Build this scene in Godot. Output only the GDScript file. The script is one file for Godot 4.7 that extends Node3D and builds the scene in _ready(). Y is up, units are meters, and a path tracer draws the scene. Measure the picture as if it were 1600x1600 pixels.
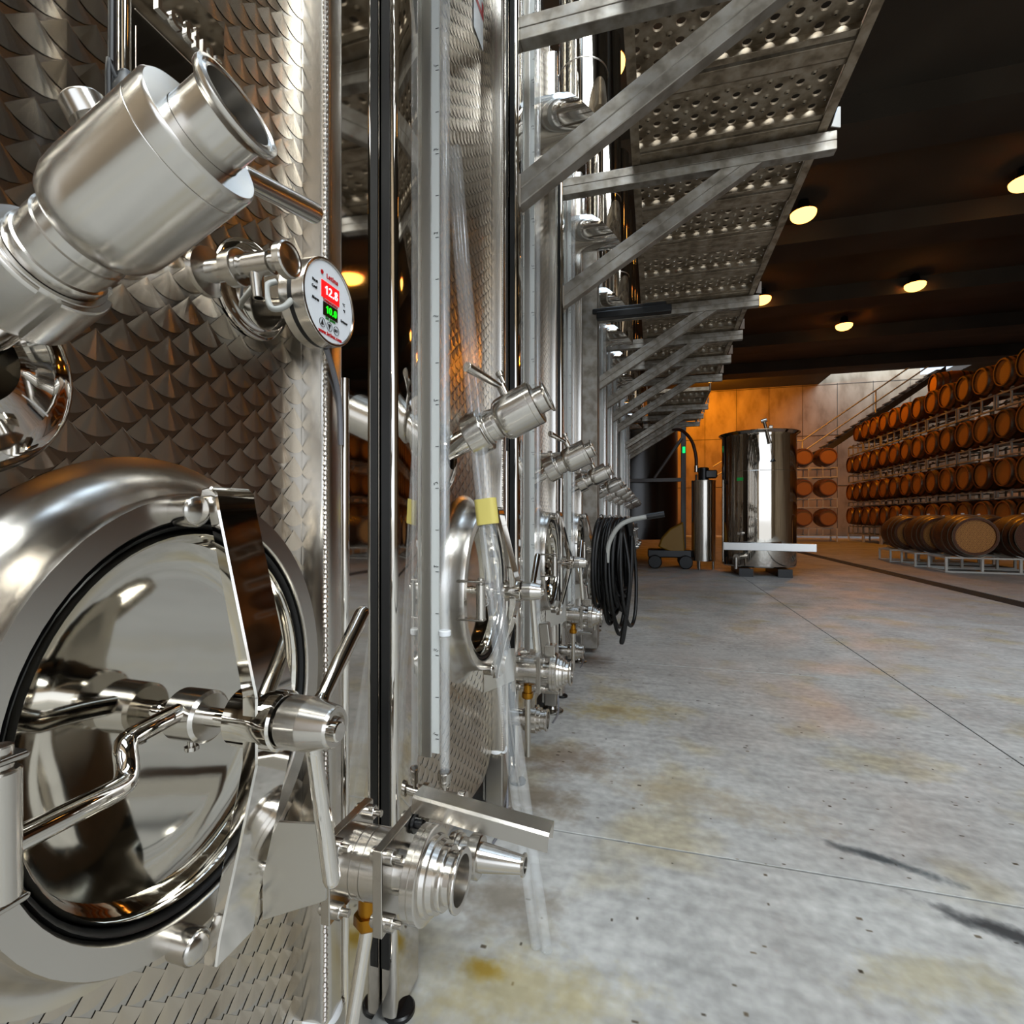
extends Node3D
# A winery tank hall: x to the right of the tank row, y up, the row runs along -z.
const H := 0.9            # height of the lens
const SKIN := -0.47       # x of the plane of the tank fronts
const CEIL := 7.4
const FAR := 28.0
var mats := {}
var font: SystemFont

# ---------------------------------------------------------------- mesh building
class MB:
	var v := PackedVector3Array()
	var n := PackedVector3Array()
	var t := PackedVector2Array()
	func tri(a: Vector3, b: Vector3, c: Vector3, na: Vector3, nb: Vector3, nc: Vector3, ta := Vector2.ZERO, tb := Vector2.ZERO, tc := Vector2.ZERO) -> void:
		if (b - a).cross(c - a).dot(na + nb + nc) > 0.0:
			v.append_array([a, c, b]); n.append_array([na, nc, nb]); t.append_array([ta, tc, tb])
		else:
			v.append_array([a, b, c]); n.append_array([na, nb, nc]); t.append_array([ta, tb, tc])
	func quad(a: Vector3, b: Vector3, c: Vector3, d: Vector3, nn: Vector3, ta := Vector2.ZERO, tb := Vector2.ZERO, tc := Vector2.ZERO, td := Vector2.ZERO) -> void:
		tri(a, b, c, nn, nn, nn, ta, tb, tc)
		tri(a, c, d, nn, nn, nn, ta, tc, td)
	func box(xf: Transform3D, size: Vector3, bevel := 0.003) -> MB:
		var h := size * 0.5
		var b := minf(bevel, minf(h.x, minf(h.y, h.z)) * 0.9)
		var p := func(s: Vector3, a: int) -> Vector3:   # corner s on the face of axis a
			var q := Vector3(s.x * h.x, s.y * h.y, s.z * h.z)
			for k in 3:
				if k != a: q[k] -= s[k] * b
			return q
		for a in 3:
			var e := (a + 1) % 3
			var f := (a + 2) % 3
			for s in [-1.0, 1.0]:
				var c := []
				for w in [[-1.0, -1.0], [1.0, -1.0], [1.0, 1.0], [-1.0, 1.0]]:
					var q := Vector3.ZERO
					q[a] = s; q[e] = w[0]; q[f] = w[1]
					c.append(p.call(q, a))
				var nn := Vector3.ZERO
				nn[a] = s
				var uv := []
				for k in 4: uv.append(Vector2(c[k][e], c[k][f]))
				quad(xf * c[0], xf * c[1], xf * c[2], xf * c[3], (xf.basis * nn).normalized(), uv[0], uv[1], uv[2], uv[3])
		if b > 0.0:
			for a in 3:                                     # edges along axis a
				var e := (a + 1) % 3
				var f := (a + 2) % 3
				for w in [[-1.0, -1.0], [1.0, -1.0], [1.0, 1.0], [-1.0, 1.0]]:
					var s0 := Vector3.ZERO
					s0[e] = w[0]; s0[f] = w[1]
					var s1 := s0
					s0[a] = -1.0; s1[a] = 1.0
					var ne := Vector3.ZERO
					ne[e] = w[0]
					var nf := Vector3.ZERO
					nf[f] = w[1]
					ne = (xf.basis * ne).normalized(); nf = (xf.basis * nf).normalized()
					var A: Vector3 = xf * p.call(s0, e)
					var B: Vector3 = xf * p.call(s1, e)
					var C: Vector3 = xf * p.call(s1, f)
					var D: Vector3 = xf * p.call(s0, f)
					tri(A, B, C, ne, ne, nf); tri(A, C, D, ne, nf, nf)
			for sx in [-1.0, 1.0]:
				for sy in [-1.0, 1.0]:
					for sz in [-1.0, 1.0]:
						var s := Vector3(sx, sy, sz)
						var nn := (xf.basis * s).normalized()
						tri(xf * p.call(s, 0), xf * p.call(s, 1), xf * p.call(s, 2), nn, nn, nn)
		return self
	# a turned shape round local y: prof holds (height, radius); sx and sz stretch it to an oval
	func lathe(xf: Transform3D, prof: Array, seg := 24, sx := 1.0, sz := 1.0, from := 0.0, to := TAU) -> MB:
		var k := 0.5 * (sx + sz)
		var ns := []
		for i in prof.size() - 1:
			var d: Vector2 = prof[i + 1] - prof[i]
			ns.append(Vector2(-d.y * k, d.x).normalized())   # (along y, outward)
		var lens := 0.0
		for i in prof.size() - 1:
			var p0: Vector2 = prof[i]
			var p1: Vector2 = prof[i + 1]
			if p0.is_equal_approx(p1): continue
			var n0: Vector2 = ns[i]
			var n1: Vector2 = ns[i]
			var own := p0.distance_squared_to(p1)
			if i > 0 and ns[i - 1].dot(ns[i]) > 0.72: n0 = (ns[i - 1] * prof[i - 1].distance_squared_to(p0) + n0 * own).normalized()
			if i < ns.size() - 1 and ns[i + 1].dot(ns[i]) > 0.72: n1 = (ns[i + 1] * prof[i + 2].distance_squared_to(p1) + n1 * own).normalized()
			var l1 := lens + sqrt(own)
			for j in seg:
				var a0 := from + (to - from) * j / seg
				var a1 := from + (to - from) * (j + 1) / seg
				var q := []
				var m := []
				for w in [[p0, n0, a0], [p0, n0, a1], [p1, n1, a1], [p1, n1, a0]]:
					var ca := cos(w[2])
					var sa := sin(w[2])
					q.append(xf * Vector3(w[0].y * ca * sx, w[0].x, w[0].y * sa * sz))
					m.append((xf.basis * Vector3(w[1].y * ca / sx * k, w[1].x, w[1].y * sa / sz * k)).normalized())
				var u0 := a0 / TAU
				var u1 := a1 / TAU
				if p0.y > 1e-6: tri(q[0], q[1], q[2], m[0], m[1], m[2], Vector2(u0, lens), Vector2(u1, lens), Vector2(u1, l1))
				if p1.y > 1e-6: tri(q[0], q[2], q[3], m[0], m[2], m[3], Vector2(u0, lens), Vector2(u1, l1), Vector2(u0, l1))
			lens = l1
		if to - from < TAU - 0.01:                # a slice gets its two cut faces
			for e in [from, to]:
				var nn := (xf.basis * Vector3(-sin(e), 0, cos(e)) * (-1.0 if e == from else 1.0)).normalized()
				var c := []
				for p: Vector2 in prof: c.append(xf * Vector3(p.y * cos(e) * sx, p.x, p.y * sin(e) * sz))
				for i in range(1, c.size() - 1): tri(c[0], c[i], c[i + 1], nn, nn, nn)
		return self
	func rod(a: Vector3, b: Vector3, r: float, seg := 16, r2 := -1.0, ch := 0.0) -> MB:
		var l := a.distance_to(b)
		if r2 < 0.0: r2 = r
		var c := ch if ch > 0.0 else minf(r, r2) * 0.12
		return lathe(MB.along(a, b - a), [Vector2(0, 0), Vector2(0, r - c), Vector2(c, r), Vector2(l - c, r2), Vector2(l, r2 - c), Vector2(l, 0)], seg)
	func tube(pts: Array, r: float, seg := 10, closed := false) -> MB:
		var k := pts.size()
		var side := Vector3.ZERO
		var rings := []
		var norms := []
		var lens := [0.0]
		for i in k:
			var d: Vector3
			if closed: d = pts[(i + 1) % k] - pts[(i - 1 + k) % k]
			else: d = pts[mini(i + 1, k - 1)] - pts[maxi(i - 1, 0)]
			d = d.normalized()
			if i == 0:
				side = d.cross(Vector3.UP if absf(d.y) < 0.9 else Vector3.RIGHT).normalized()
			else:
				side = (side - d * side.dot(d)).normalized()
				lens.append(lens[-1] + pts[i].distance_to(pts[i - 1]))
			var up := d.cross(side)
			var ring := []
			var nn := []
			for j in seg + 1:
				var a := TAU * j / seg
				var w := side * cos(a) + up * sin(a)
				ring.append(pts[i] + w * r); nn.append(w)
			rings.append(ring); norms.append(nn)
		for i in (k if closed else k - 1):
			var o := (i + 1) % k
			for j in seg:
				var ta := Vector2(float(j) / seg, lens[i])
				var tb := Vector2(float(j + 1) / seg, lens[i])
				var tc := Vector2(float(j + 1) / seg, lens[i] + 0.05)
				var td := Vector2(float(j) / seg, lens[i] + 0.05)
				tri(rings[i][j], rings[i][j + 1], rings[o][j + 1], norms[i][j], norms[i][j + 1], norms[o][j + 1], ta, tb, tc)
				tri(rings[i][j], rings[o][j + 1], rings[o][j], norms[i][j], norms[o][j + 1], norms[o][j], ta, tc, td)
		if not closed:
			for e in [0, k - 1]:
				var nn: Vector3 = (pts[0] - pts[1]).normalized() if e == 0 else (pts[k - 1] - pts[k - 2]).normalized()
				for j in seg: tri(pts[e], rings[e][j], rings[e][j + 1], nn, nn, nn)
		return self
	# a polygon in local x, y pushed along local z from 0 to depth, its rims bevelled
	func prism(xf: Transform3D, poly: PackedVector2Array, depth: float, bevel := 0.0) -> MB:
		if Geometry2D.is_polygon_clockwise(poly): poly.reverse()
		var k := poly.size()
		var inner := poly
		if bevel > 0.0:
			inner = PackedVector2Array()
			for i in k:
				var d0 := (poly[i] - poly[(i - 1 + k) % k]).normalized()
				var d1 := (poly[(i + 1) % k] - poly[i]).normalized()
				var m := (Vector2(-d0.y, d0.x) + Vector2(-d1.y, d1.x)).normalized()
				inner.append(poly[i] + m * bevel / maxf(0.4, m.dot(Vector2(-d0.y, d0.x))))
		var en := []
		for i in k:
			var d := (poly[(i + 1) % k] - poly[i]).normalized()
			en.append(Vector2(d.y, -d.x))
		var lay := [[inner, 0.0], [poly, bevel], [poly, depth - bevel], [inner, depth]]
		for i in k:
			var o := (i + 1) % k
			var na: Vector2 = en[i]
			var nb: Vector2 = en[i]
			if en[(i - 1 + k) % k].dot(en[i]) > 0.8: na = (en[(i - 1 + k) % k] + en[i]).normalized()
			if en[o].dot(en[i]) > 0.8: nb = (en[o] + en[i]).normalized()
			for l in 3:
				if bevel <= 0.0 and l != 1: continue
				var z := -1.0 if l == 0 else (1.0 if l == 2 else 0.0)
				var w0 := (xf.basis * Vector3(na.x, na.y, z)).normalized()
				var w1 := (xf.basis * Vector3(nb.x, nb.y, z)).normalized()
				var A: Vector3 = xf * Vector3(lay[l][0][i].x, lay[l][0][i].y, lay[l][1])
				var B: Vector3 = xf * Vector3(lay[l][0][o].x, lay[l][0][o].y, lay[l][1])
				var C: Vector3 = xf * Vector3(lay[l + 1][0][o].x, lay[l + 1][0][o].y, lay[l + 1][1])
				var D: Vector3 = xf * Vector3(lay[l + 1][0][i].x, lay[l + 1][0][i].y, lay[l + 1][1])
				tri(A, B, C, w0, w1, w1, Vector2(0, 0), Vector2(1, 0), Vector2(1, 1)); tri(A, C, D, w0, w1, w0, Vector2(0, 0), Vector2(1, 1), Vector2(0, 1))
		var ids := Geometry2D.triangulate_polygon(inner)
		for e in [0.0, depth]:
			var nn := (xf.basis * Vector3(0, 0, -1.0 if e == 0.0 else 1.0)).normalized()
			for i in range(0, ids.size(), 3):
				var q := []
				for j in 3: q.append(inner[ids[i + j]])
				tri(xf * Vector3(q[0].x, q[0].y, e), xf * Vector3(q[1].x, q[1].y, e), xf * Vector3(q[2].x, q[2].y, e), nn, nn, nn, q[0], q[1], q[2])
		return self
	func mesh() -> ArrayMesh:
		var a := []
		a.resize(Mesh.ARRAY_MAX)
		a[Mesh.ARRAY_VERTEX] = v; a[Mesh.ARRAY_NORMAL] = n; a[Mesh.ARRAY_TEX_UV] = t
		var m := ArrayMesh.new()
		m.add_surface_from_arrays(Mesh.PRIMITIVE_TRIANGLES, a)
		return m
	static func along(at: Vector3, dir: Vector3) -> Transform3D:
		var y := dir.normalized()
		var x := y.cross(Vector3.UP if absf(y.y) < 0.95 else Vector3.RIGHT).normalized()
		return Transform3D(Basis(x, y, x.cross(y)), at)

func at(p: Vector3, e := Vector3.ZERO) -> Transform3D:
	return Transform3D(Basis.from_euler(e), p)

func put(called: String, mb: MB, mat: String, parent: Node) -> MeshInstance3D:
	var o := MeshInstance3D.new()
	o.name = called
	o.mesh = mb.mesh()
	o.material_override = mats[mat]
	parent.add_child(o, true)
	return o

var used := {}
func numbered(called: String) -> String:
	var k: int = used.get(called, 0)
	used[called] = k + 1
	return called if k == 0 else "%s_%03d" % [called, k]

func tag(o: Node, label: String, category: String, group := "", kind := "") -> Node:
	if label: o.set_meta("label", label)
	if category: o.set_meta("category", category)
	if group: o.set_meta("group", group)
	if kind: o.set_meta("kind", kind)
	return o

func thing(called: String, label: String, category: String, where := Vector3.ZERO, group := "") -> Node3D:
	var o := Node3D.new()
	o.name = numbered(called)
	add_child(o, true)
	o.position = where
	tag(o, label, category, group)
	return o

func struct_box(called: String, lo: Vector3, hi: Vector3, mat: String) -> MeshInstance3D:
	var o := put(called, MB.new().box(at((lo + hi) * 0.5), (hi - lo).abs(), 0.0), mat, self)
	o.set_meta("kind", "structure")
	return o

func words(called: String, text: String, size: float, mat: String, parent: Node, xf: Transform3D, depth := 0.0006, squeeze := 1.0) -> MeshInstance3D:
	var tm := TextMesh.new()
	tm.text = text
	tm.font = font
	tm.font_size = 48
	tm.pixel_size = size / 48.0
	tm.depth = depth
	tm.curve_step = 1.0
	var o := MeshInstance3D.new()
	o.name = called
	o.mesh = tm
	o.material_override = mats[mat]
	parent.add_child(o, true)
	o.transform = xf.scaled_local(Vector3(squeeze, 1, 1))
	return o

# ---------------------------------------------------------------- materials
func noise(freq: float, octaves: int, seed_: int, size := 256, ramp := [], normal := false, bump := 4.0) -> NoiseTexture2D:
	var f := FastNoiseLite.new()
	f.noise_type = FastNoiseLite.TYPE_SIMPLEX_SMOOTH
	f.frequency = freq
	f.fractal_octaves = octaves
	f.seed = seed_
	var t := NoiseTexture2D.new()
	t.width = size; t.height = size
	t.seamless = true
	t.noise = f
	if normal:
		t.as_normal_map = true
		t.bump_strength = bump
	if ramp:
		var g := Gradient.new()
		g.offsets = PackedFloat32Array(); g.colors = PackedColorArray()
		g.offsets = ramp[0]; g.colors = ramp[1]
		t.color_ramp = g
	return t

func metal(key: String, c: Color, rough: float, aniso := 0.0) -> StandardMaterial3D:
	var m := StandardMaterial3D.new()
	m.resource_name = key
	m.albedo_color = c
	m.metallic = 1.0
	m.metallic_specular = 0.5
	m.roughness = rough
	if aniso != 0.0:
		m.anisotropy_enabled = true
		m.anisotropy = aniso
	mats[key] = m
	return m

func plain(key: String, c: Color, rough: float) -> StandardMaterial3D:
	var m := StandardMaterial3D.new()
	m.resource_name = key
	m.albedo_color = c
	m.roughness = rough
	mats[key] = m
	return m

func triplanar(m: StandardMaterial3D, scale: Vector3) -> void:
	m.uv1_triplanar = true
	m.uv1_scale = scale

func glow(key: String, c: Color, energy: float) -> void:
	var m := plain(key, c, 0.6)
	m.emission_enabled = true
	m.emission = c
	m.emission_energy_multiplier = energy

func materials() -> void:
	font = SystemFont.new()
	font.font_names = PackedStringArray(["Droid Sans"])
	font.font_weight = 700
	var wob := noise(0.012, 2, 3, 256, [], true, 2.0)
	var m := metal("skin", Color(0.78, 0.74, 0.68), 0.23, -1.0)
	m = metal("panel", Color(0.80, 0.78, 0.75), 0.04)
	m.normal_enabled = true; m.normal_texture = wob; m.normal_scale = 0.03
	triplanar(m, Vector3(1.3, 0.9, 1.3))
	m = metal("polish", Color(0.84, 0.82, 0.79), 0.05)
	m = metal("lid", Color(0.82, 0.80, 0.76), 0.06)
	m.normal_enabled = true; m.normal_texture = wob; m.normal_scale = 0.04
	triplanar(m, Vector3(5, 5, 5))
	metal("satin", Color(0.76, 0.74, 0.71), 0.24)
	m = metal("turned", Color(0.78, 0.76, 0.73), 0.22, -0.6)
	m = metal("steel", Color(0.72, 0.70, 0.67), 0.22)
	m = metal("frame", Color(0.66, 0.64, 0.61), 0.42)
	m.roughness = 0.62; m.roughness_texture = noise(0.03, 4, 9, 256, [[0.2, 0.8], [Color(0.8, 0.8, 0.8), Color(1, 1, 1)]])
	m.albedo_texture = noise(0.02, 4, 12, 256, [[0.2, 0.5, 0.8], [Color(0.80, 0.78, 0.75), Color(0.93, 0.92, 0.9), Color(1, 1, 1)]])
	triplanar(m, Vector3(2, 2, 2))
	m = metal("deck", Color(0.66, 0.61, 0.54), 0.5)
	m.albedo_texture = noise(0.03, 4, 31, 256, [[0.2, 0.5, 0.8], [Color(0.72, 0.69, 0.65), Color(0.9, 0.88, 0.85), Color(1, 1, 1)]])
	m.metallic = 0.75
	m.roughness = 0.5
	triplanar(m, Vector3(1.5, 1.5, 1.5))
	metal("weld", Color(0.78, 0.75, 0.72), 0.32)
	metal("brass", Color(0.62, 0.43, 0.13), 0.33)
	metal("hoop", Color(0.42, 0.38, 0.33), 0.42)
	metal("alu", Color(0.86, 0.86, 0.85), 0.34)
	plain("rubber", Color(0.018, 0.018, 0.02), 0.45)
	plain("black", Color(0.02, 0.022, 0.028), 0.35)
	plain("ink", Color(0.02, 0.02, 0.02), 0.7)
	plain("white_plastic", Color(0.86, 0.87, 0.88), 0.4)
	plain("white_face", Color(0.86, 0.88, 0.90), 0.35)
	plain("grey_cable", Color(0.42, 0.42, 0.44), 0.5)
	plain("grey_hose", Color(0.60, 0.60, 0.58), 0.4)
	plain("brown_hose", Color(0.20, 0.08, 0.03), 0.4)
	plain("scale", Color(0.78, 0.79, 0.78), 0.45)
	plain("tape_yellow", Color(0.80, 0.74, 0.40), 0.6)
	plain("tape_green", Color(0.10, 0.62, 0.25), 0.6)
	plain("red_ink", Color(0.70, 0.02, 0.06), 0.5)
	plain("green_ink", Color(0.05, 0.45, 0.1), 0.5)
	plain("yellow_paint", Color(0.55, 0.40, 0.05), 0.5)
	plain("white_paint", Color(0.80, 0.79, 0.75), 0.45)
	plain("rack_paint", Color(0.62, 0.60, 0.56), 0.5)
	plain("grey_paint", Color(0.30, 0.29, 0.29), 0.4)
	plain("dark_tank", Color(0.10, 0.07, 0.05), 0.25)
	var g := plain("clear", Color(0.93, 0.95, 0.96, 0.09), 0.08)
	g.transparency = BaseMaterial3D.TRANSPARENCY_ALPHA
	glow("led_red", Color(0.9, 0.02, 0.05), 0.7)
	glow("digit_red", Color(1.0, 0.80, 0.82), 1.1)
	plain("led_dark", Color(0.005, 0.02, 0.006), 0.3)
	glow("digit_green", Color(0.03, 0.95, 0.08), 0.9)
	glow("sign_green", Color(0.05, 0.9, 0.45), 1.2)
	glow("lamp_glow", Color(1.0, 0.72, 0.35), 5.0)
	# oak: staves along the barrel in u, grain along v
	for w in [["oak", Color(0.62, 0.38, 0.16), 21], ["oak_head", Color(0.80, 0.56, 0.27), 22], ["oak_dark", Color(0.42, 0.24, 0.10), 23]]:
		m = plain(w[0], w[1], 0.62)
		m.albedo_texture = noise(0.03, 4, w[2], 256, [[0.2, 0.5, 0.8], [Color(0.55, 0.5, 0.45), Color(0.85, 0.83, 0.8), Color(1, 1, 1)]])
		triplanar(m, Vector3(9, 9, 1.2))
	# concrete
	m = plain("wall", Color(0.60, 0.53, 0.44), 0.8)
	m.albedo_texture = noise(0.012, 5, 41, 512, [[0.2, 0.45, 0.8], [Color(0.80, 0.77, 0.73), Color(0.92, 0.91, 0.89), Color(1, 1, 1)]])
	triplanar(m, Vector3(0.18, 0.09, 0.18))
	m.uv1_world_triplanar = true
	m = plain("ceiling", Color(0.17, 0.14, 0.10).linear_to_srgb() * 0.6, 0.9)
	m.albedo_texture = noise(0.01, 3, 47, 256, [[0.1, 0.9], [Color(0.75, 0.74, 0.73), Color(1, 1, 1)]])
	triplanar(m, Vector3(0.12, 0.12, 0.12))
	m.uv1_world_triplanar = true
	m = plain("floor", Color(1, 1, 1), 0.42)
	m.albedo_texture = floor_picture()
	m.uv1_triplanar = true
	m.uv1_world_triplanar = true
	m.uv1_scale = Vector3(1, 1, 1) / 8.0
	m.uv1_triplanar_sharpness = 8.0
	m.roughness = 0.75
	m.roughness_texture = noise(0.02, 5, 44, 512, [[0.25, 0.75], [Color(0.55, 0.55, 0.55), Color(1, 1, 1)]])
	m.heightmap_enabled = false
	plain("joint", Color(0.03, 0.028, 0.025), 0.9)
	plain("drain", Color(0.06, 0.055, 0.05), 0.6)

# concrete seen from above, 8 m a side and repeating: trowel clouds, ochre spills, grit
func floor_picture() -> ImageTexture:
	var S := 2048
	var f := FastNoiseLite.new()
	f.noise_type = FastNoiseLite.TYPE_SIMPLEX_SMOOTH
	f.fractal_octaves = 5
	var im := []
	for w in [[61, 0.005], [62, 0.018], [63, 0.09], [64, 0.007]]:
		f.seed = w[0]; f.frequency = w[1]
		im.append(f.get_seamless_image(S, S).get_data())
	var out := PackedByteArray()
	out.resize(S * S * 3)
	for y in S:
		for x in S:
			var i := y * S + x
			var a: float = im[0][i] / 255.0 - 0.5
			var b: float = im[1][i] / 255.0 - 0.5
			var c: float = im[2][i] / 255.0 - 0.5
			var s: float = im[2][y * S + absi(x - 1024) * 6 / 32] / 255.0 - 0.5
			var k := 0.62 + 0.07 * a + 0.08 * b + 0.13 * c + 0.10 * s
			var o: float = clampf((im[3][i] / 255.0 - 0.60) * 4.0, 0.0, 1.0) * 0.5
			out[i * 3] = int(255.0 * clampf(k * lerpf(1.0, 1.0, o), 0, 1))
			out[i * 3 + 1] = int(255.0 * clampf(k * lerpf(1.0, 0.92, o), 0, 1))
			out[i * 3 + 2] = int(255.0 * clampf(k * lerpf(0.985, 0.70, o), 0, 1))
	var img := Image.create_from_data(S, S, false, Image.FORMAT_RGB8, out)
	var rng := RandomNumberGenerator.new()
	rng.seed = 5
	for j in 2600:
		var w := rng.randi_range(1, 3)
		img.fill_rect(Rect2i(rng.randi_range(0, S - 4), rng.randi_range(0, S - 4), w, rng.randi_range(1, 2)), Color(0.12, 0.10, 0.08).lerp(Color(0.40, 0.36, 0.30), rng.randf()))
	# spills and tyre smears where they lie: x, depth, half length, half width, turn, colour, strength
	f.frequency = 0.02
	f.seed = 71
	for s in [[0.585, 1.56, 0.13, 0.020, -0.35, Color(0.16, 0.20, 0.22), 0.85], [0.76, 1.345, 0.16, 0.030, -0.45, Color(0.13, 0.14, 0.15), 0.85], [-0.18, 2.43, 0.22, 0.13, 0.0, Color(0.62, 0.52, 0.24), 0.45], [-0.18, 2.43, 0.07, 0.04, 0.0, Color(0.45, 0.38, 0.26), 0.5], [-0.325, 0.965, 0.045, 0.025, 0.0, Color(0.55, 0.42, 0.05), 0.8], [-0.25, 0.93, 0.22, 0.10, 0.2, Color(0.58, 0.50, 0.25), 0.4], [-0.33, 1.9, 0.20, 0.13, 0.3, Color(0.36, 0.28, 0.20), 0.5], [-0.36, 1.60, 0.15, 0.10, 0.0, Color(0.34, 0.28, 0.20), 0.55], [-0.34, 1.15, 0.12, 0.09, 0.0, Color(0.36, 0.31, 0.24), 0.5], [-0.40, 3.27, 0.14, 0.10, 0.0, Color(0.34, 0.28, 0.22), 0.5], [0.52, 1.18, 0.16, 0.06, 0.3, Color(0.55, 0.49, 0.30), 0.35], [0.12, 1.75, 0.34, 0.10, -0.2, Color(0.55, 0.48, 0.36), 0.35]]:
		var px := S / 8.0
		var m := int((s[2] + 0.1) * px)
		for dy in range(-m, m + 1):
			for dx in range(-m, m + 1):
				var w := Vector2(dx, dy).rotated(s[4]) / px
				var n0 := f.get_noise_2d(dx * 2.0, dy * 2.0) * 0.8 + f.get_noise_2d(dx * 9.0 + 500.0, dy * 9.0) * 0.35
				var q: float = Vector2(w.x / s[2], w.y / s[3]).length() + n0 * 0.8
				var k: float = clampf(1.25 - q, 0.0, 1.0)
				if k <= 0.0: continue
				var x := posmod(int(s[0] * px) + dx, S)
				var y := posmod(int(-s[1] * px) + dy, S)
				img.set_pixel(x, y, img.get_pixel(x, y).lerp(s[5], k * s[6]))
	return ImageTexture.create_from_image(img)

# ---------------------------------------------------------------- the tank, in its own axes: x outward from the front, y up, d along the row
func L(x: float, y: float, d: float) -> Vector3:
	return Vector3(x, y, -d)

const OUT := Basis(Vector3(0, 1, 0), Vector3(1, 0, 0), Vector3(0, 0, -1))   # a turned shape pointing out of the tank

func out_of(x: float, y: float, d: float) -> Transform3D:
	return Transform3D(OUT, L(x, y, d))

func round_rect(lo: Vector2, hi: Vector2, radii: Array, seg := 8) -> PackedVector2Array:
	var p := PackedVector2Array()
	var c := [Vector2(lo.x, lo.y), Vector2(hi.x, lo.y), Vector2(hi.x, hi.y), Vector2(lo.x, hi.y)]
	for k in 4:
		var r: float = radii[k]
		var sx := 1.0 if k == 0 or k == 3 else -1.0
		var sy := 1.0 if k < 2 else -1.0
		var m: Vector2 = c[k] + Vector2(sx, sy) * r
		for j in (seg + 1 if r > 0.0 else 1):
			var a := PI + PI * 0.5 * k + PI * 0.5 * j / seg
			p.append(m + Vector2(cos(a), sin(a)) * r)
	return p

# scales of overlapping brushed discs; the brushing of each runs round its own middle
func engine_turned(lo: Vector2, hi: Vector2) -> MB:
	var mb := MB.new()
	var px := 0.0462
	var py := 0.0331
	var r := 0.0279
	var others := [Vector2(px / 2, py / 2), Vector2(-px / 2, py / 2), Vector2(0, py)]
	var ray := []
	var N := 24
	for j in N:
		var e := Vector2(cos(TAU * j / N), sin(TAU * j / N))
		var best := r
		for o in others:
			var b: float = e.dot(o)
			var disc: float = b * b - (o.length_squared() - r * r)
			if disc > 0.0 and b - sqrt(disc) > 0.0: best = minf(best, b - sqrt(disc))
		if absf(e.x) > 0.01: best = minf(best, px * 0.4995 / absf(e.x))
		ray.append(e * best)
	var xf := Transform3D(Basis(Vector3(0, 0, -1), Vector3(0, 1, 0), Vector3(1, 0, 0)), Vector3(0.0008, 0, 0))
	var nn := Vector3(1, 0, 0)
	var row := 0
	var y := lo.y + r
	while y < hi.y - 0.01:
		var d := lo.x + r + (px / 2 if row % 2 else 0.0)
		while d < hi.x - r * 0.8:
			var c := Vector2(d, y)
			var corner := Vector2(maxf(0, d - (hi.x - 0.11)), maxf(0, lo.y + 0.11 - y)).length() > 0.095 and d > hi.x - 0.11 and y < lo.y + 0.11
			var mouth := Vector2(c.x / 0.175, (c.y - 0.72) / 0.203).length() < 1.02
			if not corner and not mouth:
				for j in N:
					var k := (j + 1) % N
					mb.tri(xf * Vector3(c.x, c.y, 0), xf * Vector3(c.x + ray[j].x, c.y + ray[j].y, 0), xf * Vector3(c.x + ray[k].x, c.y + ray[k].y, 0), nn, nn, nn, Vector2((j + 0.5) / N, 0), Vector2(float(j) / N, ray[j].length() * 20), Vector2((j + 1.0) / N, ray[k].length() * 20))
			d += px
		y += py / 2
		row += 1
	return mb

func hex_bolt(mb: MB, p: Vector3, dir: Vector3, r: float, h: float) -> void:
	mb.lathe(MB.along(p, dir), [Vector2(0, 0), Vector2(0, r), Vector2(h * 0.85, r), Vector2(h, r * 0.86), Vector2(h, 0)], 6)

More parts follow.
